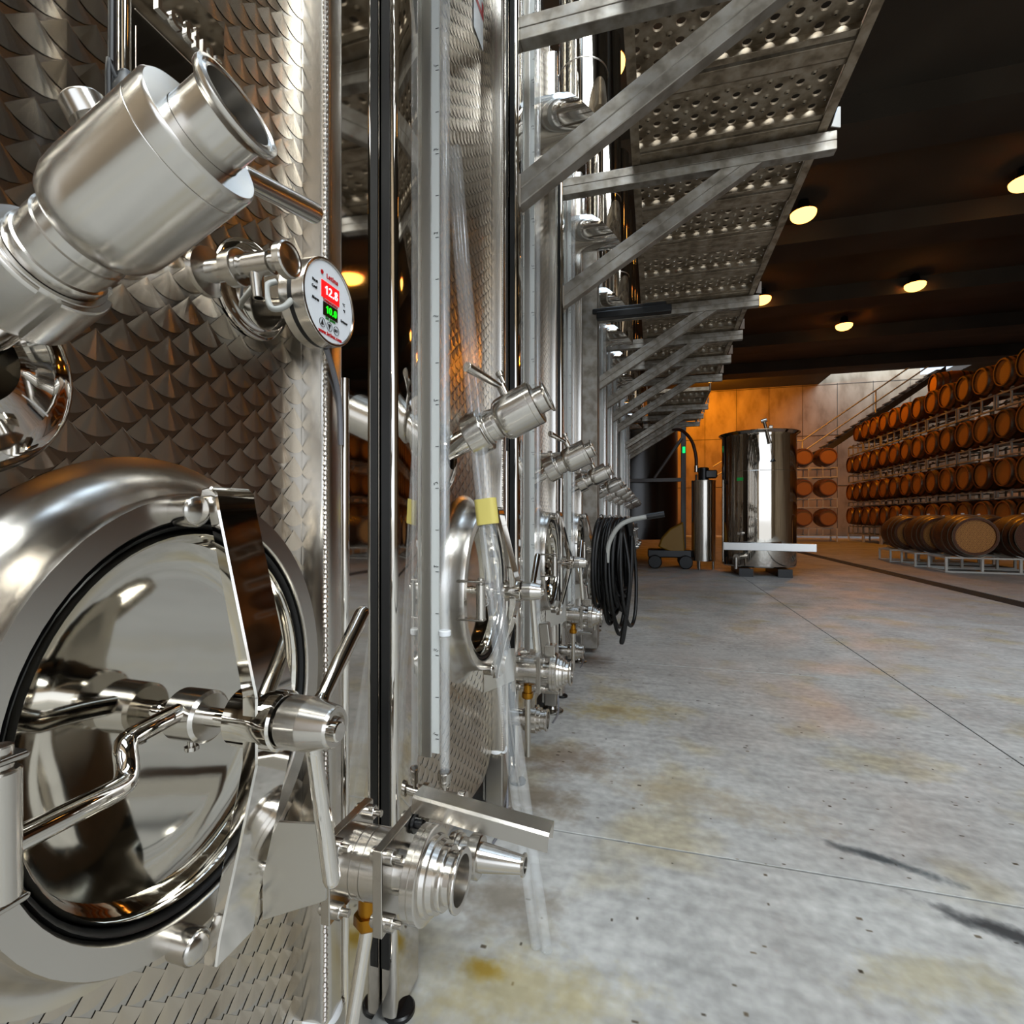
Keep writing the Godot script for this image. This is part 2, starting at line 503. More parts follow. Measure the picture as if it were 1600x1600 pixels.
func manway(tank: Node3D, cy: float) -> void:
	var ry := 0.203
	var rd := 0.175
	var c := out_of(0, cy, 0)
	var collar := put("manway_collar", MB.new().lathe(c, [Vector2(0.001, 1.17), Vector2(0.004, 1.12), Vector2(0.010, 1.075), Vector2(0.02, 1.035), Vector2(0.034, 1.01), Vector2(0.05, 0.998), Vector2(0.06, 0.998), Vector2(0.064, 0.988), Vector2(0.064, 0.885), Vector2(0.060, 0.872), Vector2(0.03, 0.868), Vector2(-0.12, 0.868)], 72, ry, rd), "satin", tank)
	put("gasket", MB.new().lathe(c, [Vector2(0.02, 0.868), Vector2(0.056, 0.868), Vector2(0.060, 0.858), Vector2(0.056, 0.838), Vector2(0.03, 0.83)], 64, ry, rd), "rubber", collar)
	var prof := [Vector2(0.02, 0.828), Vector2(0.044, 0.832), Vector2(0.054, 0.826), Vector2(0.058, 0.812), Vector2(0.054, 0.796), Vector2(0.042, 0.784), Vector2(0.030, 0.772)]
	for j in 9:
		var q := 1.0 - (j + 1) / 9.0
		prof.append(Vector2(0.020 + 0.006 * q * q, 0.765 * q))
	put("lid", MB.new().lathe(c, prof, 72, ry, rd), "lid", collar)
	put("spindle", MB.new().rod(L(0.012, cy - 0.004, 0), L(0.21, cy - 0.004, 0.004), 0.0085).rod(L(0.018, cy - 0.004, 0), L(0.024, cy - 0.004, 0), 0.0105), "polish", collar)
	var ring := MB.new().rod(L(0.040, cy - 0.004, 0.002), L(0.075, cy - 0.004, 0.002), 0.0235, 32)
	ring.rod(L(0.052, cy - 0.025, 0.002), L(0.052, cy - 0.038, 0.002), 0.0035, 8)
	hex_bolt(ring, L(0.052, cy - 0.034, 0.002), Vector3.DOWN, 0.0065, 0.004)
	put("spindle_ring", ring, "turned", collar)
	# the bent clamp bar and its feet
	var o := [Vector2(0.078, 0.212), Vector2(0.088, 0.214), Vector2(0.0945, 0.208), Vector2(0.098, 0.19), Vector2(0.138, 0.03), Vector2(0.138, -0.03), Vector2(0.098, -0.19), Vector2(0.094, -0.215), Vector2(0.080, -0.216)]
	var poly := PackedVector2Array()
	for q in o: poly.append(Vector2(q.x, q.y))
	for q in [Vector2(0.080, -0.205), Vector2(0.086, -0.188), Vector2(0.122, -0.03), Vector2(0.122, 0.03), Vector2(0.086, 0.188), Vector2(0.082, 0.202), Vector2(0.076, 0.204)]: poly.append(q)
	var bx := Transform3D(Basis(Vector3(1, 0, 0), Vector3(0, 1, 0), Vector3(0, 0, 1)), L(0, cy - 0.006, 0.034))
	put("clamp_bar", MB.new().prism(bx, poly, 0.046, 0.0015), "polish", collar)
	for s in [1.0, -1.0]:
		put("clamp_foot", MB.new().lathe(out_of(0.062, cy - 0.006 + s * 0.192, -0.02), [Vector2(0, 0), Vector2(0, 0.014), Vector2(0.019, 0.0145), Vector2(0.023, 0.012), Vector2(0.026, 0.006), Vector2(0.026, 0)], 24), "steel", collar)
	put("clamp_hub", MB.new().lathe(out_of(0.100, cy - 0.004, 0.012), [Vector2(0, 0.008), Vector2(0, 0.0245), Vector2(0.002, 0.0265), Vector2(0.048, 0.0265), Vector2(0.050, 0.0245), Vector2(0.050, 0.008)], 32), "polish", collar)
	var nut := MB.new().lathe(out_of(0.152, cy - 0.004, 0.012), [Vector2(0, 0.012), Vector2(0, 0.022), Vector2(0.002, 0.0235), Vector2(0.022, 0.0235), Vector2(0.023, 0.0232), Vector2(0.046, 0.0185), Vector2(0.049, 0.0165), Vector2(0.049, 0.0125), Vector2(0.046, 0.0115), Vector2(0.046, 0.0095), Vector2(0.051, 0.0085), Vector2(0.052, 0.006), Vector2(0.052, 0.0015), Vector2(0.049, 0.0)], 36)
	put("handle_nut", nut, "turned", collar)
	for e in [Vector3(0.168, 0.083, 0.112), Vector3(0.182, -0.163, 0.034)]:
		var p := L(0.174, cy - 0.004, 0.012)
		var q := L(e.x, cy + e.y, e.z)
		var dir := (q - p).normalized()
		var l := p.distance_to(q)
		put("handle_rod", MB.new().lathe(MB.along(p, dir), [Vector2(0.018, 0.0095), Vector2(0.022, 0.0078), Vector2(0.028, 0.0070), Vector2(l - 0.010, 0.0082), Vector2(l - 0.004, 0.0068), Vector2(l - 0.001, 0.004), Vector2(l, 0)], 20), "polish", collar)
	# hinge on the near side of the collar and the cranked arm that carries the lid
	var hg := L(0.104, cy - 0.002, -0.174)
	var pin := MB.new().rod(hg - Vector3(0, 0.040, 0), hg + Vector3(0, 0.036, 0), 0.0105, 24)
	pin.rod(hg + Vector3(0, 0.036, 0), hg + Vector3(0, 0.050, 0), 0.0068, 16)
	put("hinge_barrel", pin, "turned", collar)
	for s in [0.0405, -0.0435]:
		put("hinge_lug", MB.new().box(at(L(0.082, cy + s, -0.174)), Vector3(0.064, 0.005, 0.022), 0.002), "steel", collar)
	var arm := [L(0.104, cy - 0.012, -0.172), L(0.097, cy - 0.016, -0.128), L(0.089, cy - 0.020, -0.094), L(0.084, cy - 0.017, -0.084), L(0.079, cy - 0.008, -0.080), L(0.075, cy + 0.002, -0.078), L(0.071, cy + 0.006, -0.070), L(0.064, cy + 0.006, -0.040), L(0.056, cy + 0.004, -0.014)]
	put("hinge_arm", MB.new().tube(smooth(arm, 4), 0.0082, 14), "polish", collar)

# points rounded off with a Catmull-Rom curve
func smooth(p: Array, k := 5, closed := false) -> Array:
	var out := []
	var n := p.size()
	for i in (n if closed else n - 1):
		var a: Vector3 = p[(i - 1 + n) % n] if closed or i > 0 else p[i]
		var d: Vector3 = p[(i + 2) % n] if closed or i < n - 2 else p[i + 1]
		for j in k: out.append(p[i].cubic_interpolate(p[(i + 1) % n], a, d, float(j) / k))
	if not closed: out.append(p[n - 1])
	return out

func racking_valve(tank: Node3D, first: bool) -> void:
	var k := 0.74 if first else 1.0
	var p := L(0, 1.012 if first else 1.048, -0.147)
	var dir := Vector3(cos(deg_to_rad(25)), sin(deg_to_rad(25)), 0)
	var xf := MB.along(p, dir)
	var pipe := put("racking_pipe", MB.new().lathe(xf, [Vector2(-0.03, 0.0265), Vector2(0.115, 0.0265)], 32, k, k), "polish", tank)
	put("rosette", MB.new().lathe(out_of(0, 1.007 if first else 1.04, -0.147), [Vector2(0.001, 0.080), Vector2(0.005, 0.079), Vector2(0.008, 0.075), Vector2(0.009, 0.070), Vector2(0.012, 0.06), Vector2(0.02, 0.045), Vector2(0.026, 0.03)], 48), "polish", pipe)
	var nut := MB.new().lathe(xf, [Vector2(0.074, 0.028), Vector2(0.074, 0.0425), Vector2(0.077, 0.044), Vector2(0.115, 0.044), Vector2(0.1185, 0.042), Vector2(0.1185, 0.034)], 48, k, k)
	for w in 4:
		nut.lathe(xf, [Vector2(0.0765, 0.040), Vector2(0.0765, 0.0475), Vector2(0.078, 0.0490), Vector2(0.1155, 0.0490), Vector2(0.1175, 0.0470), Vector2(0.1175, 0.040)], 14, k, k, TAU * w / 4.0 + 0.5, TAU * w / 4.0 + 1.72)
	put("union_nut", nut, "turned", pipe)
	put("union_collar", MB.new().lathe(xf, [Vector2(0.1185, 0.030), Vector2(0.119, 0.0375), Vector2(0.123, 0.0385), Vector2(0.1262, 0.0375), Vector2(0.127, 0.0355), Vector2(0.1345, 0.0355), Vector2(0.135, 0.0368), Vector2(0.143, 0.0368), Vector2(0.1435, 0.035), Vector2(0.152, 0.0345)], 48, k, k), "turned", pipe)
	put("valve_body", MB.new().lathe(xf, [Vector2(0.150, 0.034), Vector2(0.1525, 0.0385), Vector2(0.158, 0.0445), Vector2(0.166, 0.0478), Vector2(0.178, 0.0488), Vector2(0.2325, 0.0488), Vector2(0.233, 0.0482), Vector2(0.234, 0.0488), Vector2(0.2445, 0.0488), Vector2(0.247, 0.0462), Vector2(0.247, 0.0295)], 56, k, k), "turned", pipe)
	put("clamp_ferrule", MB.new().lathe(xf, [Vector2(0.245, 0.0290), Vector2(0.2665, 0.0290), Vector2(0.2685, 0.0315), Vector2(0.2705, 0.0350), Vector2(0.273, 0.0356), Vector2(0.2745, 0.0350), Vector2(0.2750, 0.0318), Vector2(0.2738, 0.0306), Vector2(0.2745, 0.0285), Vector2(0.2740, 0.0268), Vector2(0.235, 0.0262)], 48, k, k), "turned", pipe)
	put("bore", MB.new().lathe(xf, [Vector2(0.240, 0.0262), Vector2(0.240, 0.0)], 32, k, k), "black", pipe)
	var up := Vector3(-dir.y, dir.x, 0)
	var hub := p + dir * 0.205
	if first:
		put("handle_rod", MB.new().rod(Vector3(-0.267, 1.129, -0.28) - tank.position, Vector3(-0.283, 1.163, -0.38) - tank.position, 0.0075, 20, 0.0085), "steel", pipe)
		put("handle_boss", MB.new().lathe(MB.along(hub - dir * 0.040 + Vector3(0, 0.018, -0.02), Vector3(-0.25, 0.85, 0.35)), [Vector2(0.0, 0.009), Vector2(0.050, 0.009), Vector2(0.0502, 0.0125), Vector2(0.061, 0.0125), Vector2(0.063, 0.011), Vector2(0.063, 0.008), Vector2(0.060, 0.0)], 24), "steel", pipe)
		put("stop_pin", MB.new().rod(hub + up * 0.033 - dir * 0.01, hub + up * 0.056 - dir * 0.01, 0.007), "steel", pipe)
	else:
		var c := p + dir * 0.19 + up * 0.046
		put("handle_boss", MB.new().rod(c, c + up * 0.028, 0.0105).rod(c + up * 0.026 + dir * 0.008, c + up * 0.045 + dir * 0.008, 0.005).rod(c + up * 0.043 + dir * 0.008, c + up * 0.055 + dir * 0.008, 0.0085), "steel", pipe)
		put("handle_rod", MB.new().rod(c + up * 0.022, c + up * 0.055 - dir * 0.03 + Vector3(0, 0, 0.11), 0.0065, 20, 0.0105), "turned", pipe)

func drain_valve(tank: Node3D, first: bool) -> void:
	var d := 0.2
	var y := 0.462
	var pipe := put("drain_pipe", MB.new().lathe(out_of(0, y, d), [Vector2(-0.02, 0.02), Vector2(0.05, 0.02), Vector2(0.052, 0.023), Vector2(0.06, 0.023), Vector2(0.062, 0.02), Vector2(0.09, 0.02)], 28), "steel", tank)
	var g := PackedVector2Array([Vector2(0.003, y + 0.062), Vector2(0.092, y + 0.072), Vector2(0.092, y - 0.018), Vector2(0.08, y - 0.024), Vector2(0.003, y - 0.06)])
	put("gusset_plate", MB.new().prism(Transform3D(Basis.IDENTITY, L(0, 0, d - 0.048)), g, 0.004, 0.0), "alu", pipe)
	for x in [0.090, 0.160]:
		var pl := MB.new().box(at(L(x, y, d)), Vector3(0.013, 0.102, 0.100), 0.0015)
		put("flange_plate", pl, "steel", pipe)
		for sy in [-1.0, 1.0]:
			for sd in [-1.0, 1.0]:
				var q := L(x, y + sy * 0.039, d + sd * 0.038)
				var bolts := MB.new()
				hex_bolt(bolts, q + Vector3(0.0065, 0, 0), Vector3.RIGHT, 0.0095, 0.010)
				hex_bolt(bolts, q - Vector3(0.0065, 0, 0), Vector3.LEFT, 0.0085, 0.007)
				bolts.rod(q, q + Vector3(0.026, 0, 0), 0.0045, 10)
				put("bolt", bolts, "steel", pipe)
	put("valve_body", MB.new().lathe(out_of(0.094, y, d), [Vector2(0, 0.039), Vector2(0.002, 0.041), Vector2(0.020, 0.041), Vector2(0.0205, 0.0395), Vector2(0.022, 0.0395), Vector2(0.0225, 0.041), Vector2(0.034, 0.041), Vector2(0.0345, 0.0395), Vector2(0.036, 0.0395), Vector2(0.0365, 0.041), Vector2(0.058, 0.041), Vector2(0.060, 0.039)], 40), "turned", pipe)
	put("outlet_neck", MB.new().lathe(out_of(0.162, y, d), [Vector2(0, 0.029), Vector2(0.010, 0.0275), Vector2(0.040, 0.0275)], 32), "turned", pipe)
	put("outlet_rings", MB.new().lathe(out_of(0.188, y, d), [Vector2(0, 0.028), Vector2(0, 0.051), Vector2(0.0015, 0.0535), Vector2(0.009, 0.0535), Vector2(0.0095, 0.0525), Vector2(0.0105, 0.0535), Vector2(0.018, 0.0535), Vector2(0.020, 0.051), Vector2(0.0205, 0.045), Vector2(0.026, 0.044), Vector2(0.027, 0.040), Vector2(0.034, 0.039), Vector2(0.0345, 0.035), Vector2(0.040, 0.0355), Vector2(0.042, 0.034), Vector2(0.0425, 0.029), Vector2(0.050, 0.0285), Vector2(0.052, 0.032), Vector2(0.054, 0.0345), Vector2(0.057, 0.0350), Vector2(0.0585, 0.034), Vector2(0.0585, 0.029), Vector2(0.0575, 0.0272), Vector2(0.030, 0.0265), Vector2(0.030, 0)], 48), "turned", pipe)
	put("brass_gland", MB.new().lathe(MB.along(L(0.118, y - 0.038, d), Vector3.DOWN), [Vector2(0, 0.0085), Vector2(0.004, 0.0085), Vector2(0.0045, 0.0118), Vector2(0.026, 0.0125), Vector2(0.0262, 0.012)], 24).lathe(MB.along(L(0.118, y - 0.064, d), Vector3.DOWN), [Vector2(0, 0.012), Vector2(0.001, 0.0175), Vector2(0.014, 0.0180), Vector2(0.018, 0.015), Vector2(0.018, 0.0)], 6), "brass", pipe)
	var s := L(0.118, y - 0.080, d)
	if first:
		put("handle_rod", MB.new().rod(s, s + Vector3(-0.028, -0.30, 0.055), 0.0085), "polish", pipe)
		var xf := Transform3D(Basis.looking_at(L(0.345, 0.507, 0.240) - L(0.165, 0.524, 0.245), Vector3.UP), L(0.165, 0.524, 0.245))
		var ch := PackedVector2Array([Vector2(-0.016, -0.010), Vector2(-0.016, 0.010), Vector2(-0.013, 0.013), Vector2(0.013, 0.013), Vector2(0.016, 0.010), Vector2(0.016, -0.010), Vector2(0.014, -0.010), Vector2(0.014, 0.009), Vector2(0.012, 0.0108), Vector2(-0.012, 0.0108), Vector2(-0.014, 0.009), Vector2(-0.014, -0.010)])
		put("lever", MB.new().prism(xf * at(Vector3.ZERO, Vector3(0, PI, 0)), ch, 0.183, 0.0), "steel", pipe)
		put("spring_stack", MB.new().lathe(MB.along(L(0.158, y + 0.039, d + 0.03), Vector3.RIGHT), [Vector2(0, 0.012), Vector2(0.003, 0.012), Vector2(0.0032, 0.008), Vector2(0.005, 0.008), Vector2(0.0052, 0.012), Vector2(0.008, 0.012), Vector2(0.0082, 0.008), Vector2(0.010, 0.008), Vector2(0.0102, 0.012), Vector2(0.013, 0.012), Vector2(0.013, 0.006), Vector2(0.022, 0.006)], 20), "black", pipe)
	else:
		put("handle_rod", MB.new().rod(s, s + Vector3(0, -0.17, 0), 0.0085), "steel", pipe)
		put("lever", MB.new().box(at(L(0.168, y + 0.085, d + 0.02), Vector3(0, 0, 0.12)), Vector3(0.030, 0.10, 0.034), 0.004).box(at(L(0.185, y + 0.06, d)), Vector3(0.032, 0.036, 0.034), 0.003), "steel", pipe)
	# the low outlet beside it
	if first:
		var q := [0.036, 0.318, 0.452]
		var low := put("low_outlet", MB.new().lathe(out_of(q[0], q[1], q[2]), [Vector2(0, 0.02), Vector2(0.09, 0.02), Vector2(0.0905, 0.030), Vector2(0.100, 0.0345), Vector2(0.104, 0.0345), Vector2(0.1045, 0.031), Vector2(0.112, 0.031), Vector2(0.1125, 0.026), Vector2(0.128, 0.0255)], 36), "turned", tank)
		put("union_nut", MB.new().lathe(out_of(q[0] + 0.128, q[1], q[2]), [Vector2(0, 0.02), Vector2(0, 0.0335), Vector2(0.002, 0.035), Vector2(0.018, 0.035), Vector2(0.020, 0.033), Vector2(0.020, 0.02)], 12), "steel", low)
		put("hose_nozzle", MB.new().lathe(out_of(q[0] + 0.148, q[1], q[2]), [Vector2(0, 0.0235), Vector2(0.072, 0.0145), Vector2(0.073, 0.0175), Vector2(0.077, 0.0180), Vector2(0.078, 0.0165), Vector2(0.078, 0.012), Vector2(0.05, 0.012), Vector2(0.05, 0)], 36), "turned", low)
	else:
		var q := [0.0, 0.26, 0.355]
		var low := put("low_outlet", MB.new().lathe(out_of(q[0], q[1], q[2]), [Vector2(-0.02, 0.026), Vector2(0.07, 0.026), Vector2(0.0705, 0.038), Vector2(0.082, 0.040), Vector2(0.083, 0.030), Vector2(0.094, 0.030), Vector2(0.0945, 0.043), Vector2(0.112, 0.043), Vector2(0.1125, 0.036), Vector2(0.124, 0.036), Vector2(0.1245, 0.030), Vector2(0.138, 0.030), Vector2(0.140, 0.034), Vector2(0.145, 0.034), Vector2(0.146, 0.026), Vector2(0.13, 0.026), Vector2(0.13, 0)], 36), "turned", tank)
		put("lever", MB.new().box(at(L(0.10, q[1] + 0.06, q[2])), Vector3(0.012, 0.05, 0.03), 0.002).box(at(L(0.13, q[1] + 0.085, q[2] + 0.02)), Vector3(0.10, 0.012, 0.022), 0.003), "steel", low)

func sampling_tap(tank: Node3D, dd: float) -> void:
	var y := 1.168
	var tap := put("sampling_tap", MB.new().lathe(out_of(0, y, dd), [Vector2(0, 0.026), Vector2(0.004, 0.026), Vector2(0.006, 0.012), Vector2(0.03, 0.012), Vector2(0.0305, 0.019), Vector2(0.044, 0.0195), Vector2(0.0455, 0.0175), Vector2(0.0456, 0.0115), Vector2(0.050, 0.0105), Vector2(0.056, 0.0125), Vector2(0.084, 0.0125), Vector2(0.085, 0.011), Vector2(0.085, 0.0085), Vector2(0.098, 0.0085)], 28), "steel", tank)
	put("tap_spout", MB.new().lathe(MB.along(L(0.064, y - 0.008, dd), Vector3(0.10, -1, 0)), [Vector2(0, 0.0075), Vector2(0.028, 0.0062), Vector2(0.028, 0.0045), Vector2(0.01, 0.0045), Vector2(0.01, 0)], 20), "steel", tap)
	put("tap_knob", MB.new().lathe(out_of(0.097, y, dd), [Vector2(0, 0.0085), Vector2(0, 0.0175), Vector2(0.001, 0.0185), Vector2(0.0085, 0.0185), Vector2(0.010, 0.0170), Vector2(0.0098, 0.0150), Vector2(0.0085, 0.0145), Vector2(0.0085, 0)], 28), "turned", tap)

func thermostat(tank: Node3D) -> void:
	var y := 1.175
	var dd := 0.189
	var r := 0.0545
	var body := put("thermostat", MB.new().lathe(out_of(0.034, y, dd), [Vector2(-0.03, 0.014), Vector2(0, 0.014), Vector2(0.0, r - 0.004), Vector2(0.002, r - 0.001), Vector2(0.014, r - 0.001), Vector2(0.0142, r - 0.003)], 64), "turned", tank)
	put("well_flange", MB.new().lathe(out_of(0.0, y, dd - 0.055), [Vector2(0.002, 0.058), Vector2(0.005, 0.057), Vector2(0.007, 0.052), Vector2(0.007, 0.046), Vector2(0.012, 0.040), Vector2(0.014, 0.0)], 48), "polish", body)
	put("gasket", MB.new().lathe(out_of(0.048, y, dd), [Vector2(0, r - 0.001), Vector2(0.006, r - 0.001)], 64), "rubber", body)
	put("bezel", MB.new().lathe(out_of(0.054, y, dd), [Vector2(0, r - 0.004), Vector2(0, r - 0.001), Vector2(0.001, r), Vector2(0.0155, r), Vector2(0.017, r - 0.001), Vector2(0.0173, r - 0.0035), Vector2(0.016, r - 0.005)], 64), "turned", body)
	put("face", MB.new().lathe(out_of(0.0695, y, dd), [Vector2(0, r - 0.0045), Vector2(0, 0)], 64), "white_face", body)
	# everything on the face: local x to the right (deeper into the row), local y up, local z out
	var f := Transform3D(Basis(Vector3(0, 0, -1), Vector3(0, 1, 0), Vector3(1, 0, 0)), L(0.0700, y, dd))
	var bx := func(called: String, cx: float, cy: float, w: float, h: float, mat: String, z := 0.0) -> void:
		put(called, MB.new().box(f * at(Vector3(cx, cy, z)), Vector3(w, h, 0.0008), 0.0), mat, body)
	bx.call("red_display", 0.001, 0.0125, 0.037, 0.021, "led_red")
	bx.call("green_display", 0.001, -0.0115, 0.030, 0.0165, "led_dark")
	words("lettering", "Letina", 0.0082, "red_ink", body, f * at(Vector3(0.005, 0.0315, 0.0)))
	put("logo_dot", MB.new().lathe(f * Transform3D(Basis(Vector3(1, 0, 0), Vector3(0, 0, 1), Vector3(0, -1, 0)), Vector3(-0.0165, 0.0325, 0)), [Vector2(0, 0.0026), Vector2(0.0006, 0.0026), Vector2(0.0006, 0)], 16), "red_ink", body)
	words("lettering", "www.letina.com", 0.0062, "red_ink", body, f * at(Vector3(0.001, -0.0415, 0.0)))
	words("lettering", "12.8", 0.0150, "digit_red", body, f * at(Vector3(0.002, 0.0125, 0.0006)), 0.0006, 0.95)
	words("lettering", "10.0", 0.0125, "digit_green", body, f * at(Vector3(0.002, -0.0115, 0.0006)), 0.0006, 0.95)
	words("lettering", "Temperatura", 0.0030, "red_ink", body, f * at(Vector3(0.001, -0.0005, 0)))
	words("lettering", "Set point", 0.0030, "green_ink", body, f * at(Vector3(0.001, -0.0218, 0)))
	for w in [["Heat", -0.030, 0.016], ["Cool", -0.031, 0.008], ["Alarm", -0.029, -0.006], ["\u00b0C", 0.030, 0.009], ["\u00b0F", 0.031, 0.001], ["Sensor", 0.031, -0.014]]:
		words("lettering", w[0], 0.0032, "ink", body, f * at(Vector3(w[1], w[2], 0)))
	for k in 3:
		var c := f * Transform3D(Basis(Vector3(1, 0, 0), Vector3(0, 0, 1), Vector3(0, -1, 0)), Vector3(-0.016 + 0.0145 * k, -0.0305 - 0.0006 * k, 0))
		put("button_ring", MB.new().lathe(c, [Vector2(0, 0.0058), Vector2(0.0006, 0.0058), Vector2(0.0006, 0.0054), Vector2(0, 0.0054)], 28), "ink", body)
	var a := f * at(Vector3(-0.016, -0.0305, 0))
	put("arrow", MB.new().prism(a, PackedVector2Array([Vector2(-0.0028, -0.0028), Vector2(0.0028, -0.0028), Vector2(0, 0.0038)]), 0.0006), "ink", body)
	a = f * at(Vector3(-0.0015, -0.0311, 0))
	put("arrow", MB.new().prism(a, PackedVector2Array([Vector2(-0.0028, 0.0028), Vector2(0, -0.0038), Vector2(0.0028, 0.0028)]), 0.0006), "ink", body)
	words("lettering", "SET", 0.0036, "ink", body, f * at(Vector3(0.013, -0.0317, 0)))
	put("cable", MB.new().tube(smooth([L(0.052, y - 0.015, dd - 0.05), L(0.050, y - 0.028, dd - 0.062), L(0.040, y - 0.03, dd - 0.070), L(0.025, y - 0.0, dd - 0.060), L(0.03, y + 0.01, dd - 0.05)]), 0.0036, 10), "grey_hose", body)
	put("cable", MB.new().tube(smooth([L(0.050, y - 0.05, dd + 0.02), L(0.044, y - 0.075, dd + 0.045), L(0.036, y - 0.11, dd + 0.070), L(0.034, y - 0.17, dd + 0.076)]), 0.0038, 10), "grey_cable", body)

func level_gauge(tank: Node3D, dd: float) -> void:
	var g := put("level_gauge", MB.new().box(at(L(0.020, 1.72, dd)), Vector3(0.022, 2.62, 0.006), 0.001).box(at(L(0.004, 1.72, dd + 0.012)), Vector3(0.006, 2.62, 0.026), 0.001), "alu", tank)
	put("scale_plate", MB.new().box(at(L(0.040, 1.72, dd - 0.001)), Vector3(0.017, 2.60, 0.003), 0.0005), "scale", g)
	var rng := RandomNumberGenerator.new()
	rng.seed = 11
	var ink := MB.new()
	for k in 30:
		var yy := 0.45 + 0.085 * k
		ink.box(at(L(0.0445, yy, dd - 0.003)), Vector3(0.007, 0.0012, 0.0006), 0.0)
		if k % 2 == 0:
			for j in 3:
				ink.box(at(L(0.038 + 0.0035 * j, yy + 0.008 + rng.randf() * 0.004, dd - 0.003), Vector3(0, 0, rng.randf() * 2.0)), Vector3(0.0045, 0.0011, 0.0006), 0.0)
	put("scale_marks", ink, "ink", g)
	put("sight_tube", MB.new().lathe(at(L(0.060, 0.385, dd)), [Vector2(0, 0.0105), Vector2(2.66, 0.0105), Vector2(2.66, 0.0082), Vector2(0, 0.0082)], 20), "clear", g)
	put("tube_collar", MB.new().rod(L(0.060, 0.66, dd), L(0.060, 0.672, dd), 0.0125), "white_plastic", g)
	put("gauge_cock", MB.new().lathe(out_of(0, 0.336, dd), [Vector2(0, 0.014), Vector2(0.012, 0.014), Vector2(0.013, 0.019), Vector2(0.025, 0.019), Vector2(0.026, 0.0095), Vector2(0.085, 0.0095), Vector2(0.0855, 0.007), Vector2(0.089, 0.007)], 24).lathe(MB.along(L(0.060, 0.342, dd), Vector3.UP), [Vector2(0, 0.005), Vector2(0.012, 0.006), Vector2(0.014, 0.011), Vector2(0.020, 0.013), Vector2(0.026, 0.0115), Vector2(0.028, 0.0145), Vector2(0.040, 0.0150), Vector2(0.043, 0.0135), Vector2(0.043, 0.010)], 24), "steel", g)
	put("cock_knob", MB.new().rod(L(0.089, 0.336, dd), L(0.106, 0.336, dd), 0.0155, 20), "turned", g)

func chimney(tank: Node3D, dd: float) -> void:
	# a mitred elbow of polished duct out of the front and up
	var r := 0.098
	var N := 40
	var x0 := 0.19
	var y0 := 2.535
	var el := MB.new()
	for j in N:
		var q := []
		var m := []
		for jj in [j, j + 1]:
			var a: float = TAU * jj / N
			var up := cos(a) * r
			var side := sin(a) * r
			q.append(L(-0.02, y0 + up, dd + side)); q.append(L(x0 - up, y0 + up, dd + side)); q.append(L(x0 - up, 3.6, dd + side))
			m.append(L(0, cos(a), sin(a))); m.append(L(-cos(a), 0, sin(a)))
		el.tri(q[0], q[1], q[4], m[0], m[0], m[2]); el.tri(q[0], q[4], q[3], m[0], m[2], m[2])
		el.tri(q[1], q[2], q[5], m[1], m[1], m[3]); el.tri(q[1], q[5], q[4], m[1], m[3], m[3])
	var e := put("vent_elbow", el, "polish", tank)
	put("weld_bead", MB.new().lathe(MB.along(L(x0, y0 + 0.16, dd), Vector3.UP), [Vector2(0, r), Vector2(0.002, r + 0.0022), Vector2(0.005, r + 0.0022), Vector2(0.007, r)], N), "weld", e)

func leg(tank: Node3D, dd: float, low: bool) -> void:
	var p := L(0.012, 0, dd)
	var poly := round_rect(Vector2(-0.024, -0.024), Vector2(0.024, 0.024), [0.012, 0.012, 0.012, 0.012], 5)
	var turn := Transform3D(Basis(Vector3(1, 0, 0), Vector3(0, 0, 1), Vector3(0, -1, 0)).rotated(Vector3.UP, 0.12), p)
	var up := Transform3D(turn.basis, p + Vector3(0, 3.05, 0))
	var post := put("leg", MB.new().prism(up, poly, 2.85, 0.001), "satin", tank)
	var bead := MB.new()
	var rng := RandomNumberGenerator.new()
	rng.seed = 4
	for k in 420:
		var yy := 0.205 + 2.84 * k / 420.0
		bead.lathe(MB.along(p + Vector3(0.0210, yy, 0.0190 + rng.randf_range(-0.0006, 0.0006)), Vector3.UP), [Vector2(0, 0.0015), Vector2(0.004, 0.0034 + rng.randf() * 0.0008), Vector2(0.0085, 0.0018)], 7)
	put("weld_bead", bead, "weld", post)
	put("sleeve_ring", MB.new().lathe(MB.along(p + Vector3(0, 0.193, 0), Vector3.UP), [Vector2(0, 0.0225), Vector2(0.0, 0.0285), Vector2(0.004, 0.0300), Vector2(0.010, 0.0285), Vector2(0.011, 0.0225)], 32), "white_plastic", post)
	put("lower_post", MB.new().box(at(p + Vector3(-0.004, 0.115, 0)), Vector3(0.058, 0.17, 0.058), 0.006), "steel", post)
	put("foot_plate", MB.new().lathe(at(p), [Vector2(0, 0), Vector2(0, 0.052), Vector2(0.006, 0.052), Vector2(0.010, 0.046), Vector2(0.016, 0.022), Vector2(0.03, 0.018), Vector2(0.034, 0.012), Vector2(0.05, 0.012)], 32), "steel", post)
	put("cable", MB.new().tube(smooth([p + L(0.018, 0.12, 0.031), p + L(0.022, 0.08, 0.026), p + L(0.030, 0.03, 0.0), p + L(0.034, 0.006, -0.05), p + L(0.03, 0.004, -0.14)]), 0.0038, 8), "grey_cable", post)
	put("conduit", MB.new().tube([p + L(0.018, 0.10, 0.031), p + L(0.018, 1.105, 0.031)], 0.0066, 14), "polish", post)

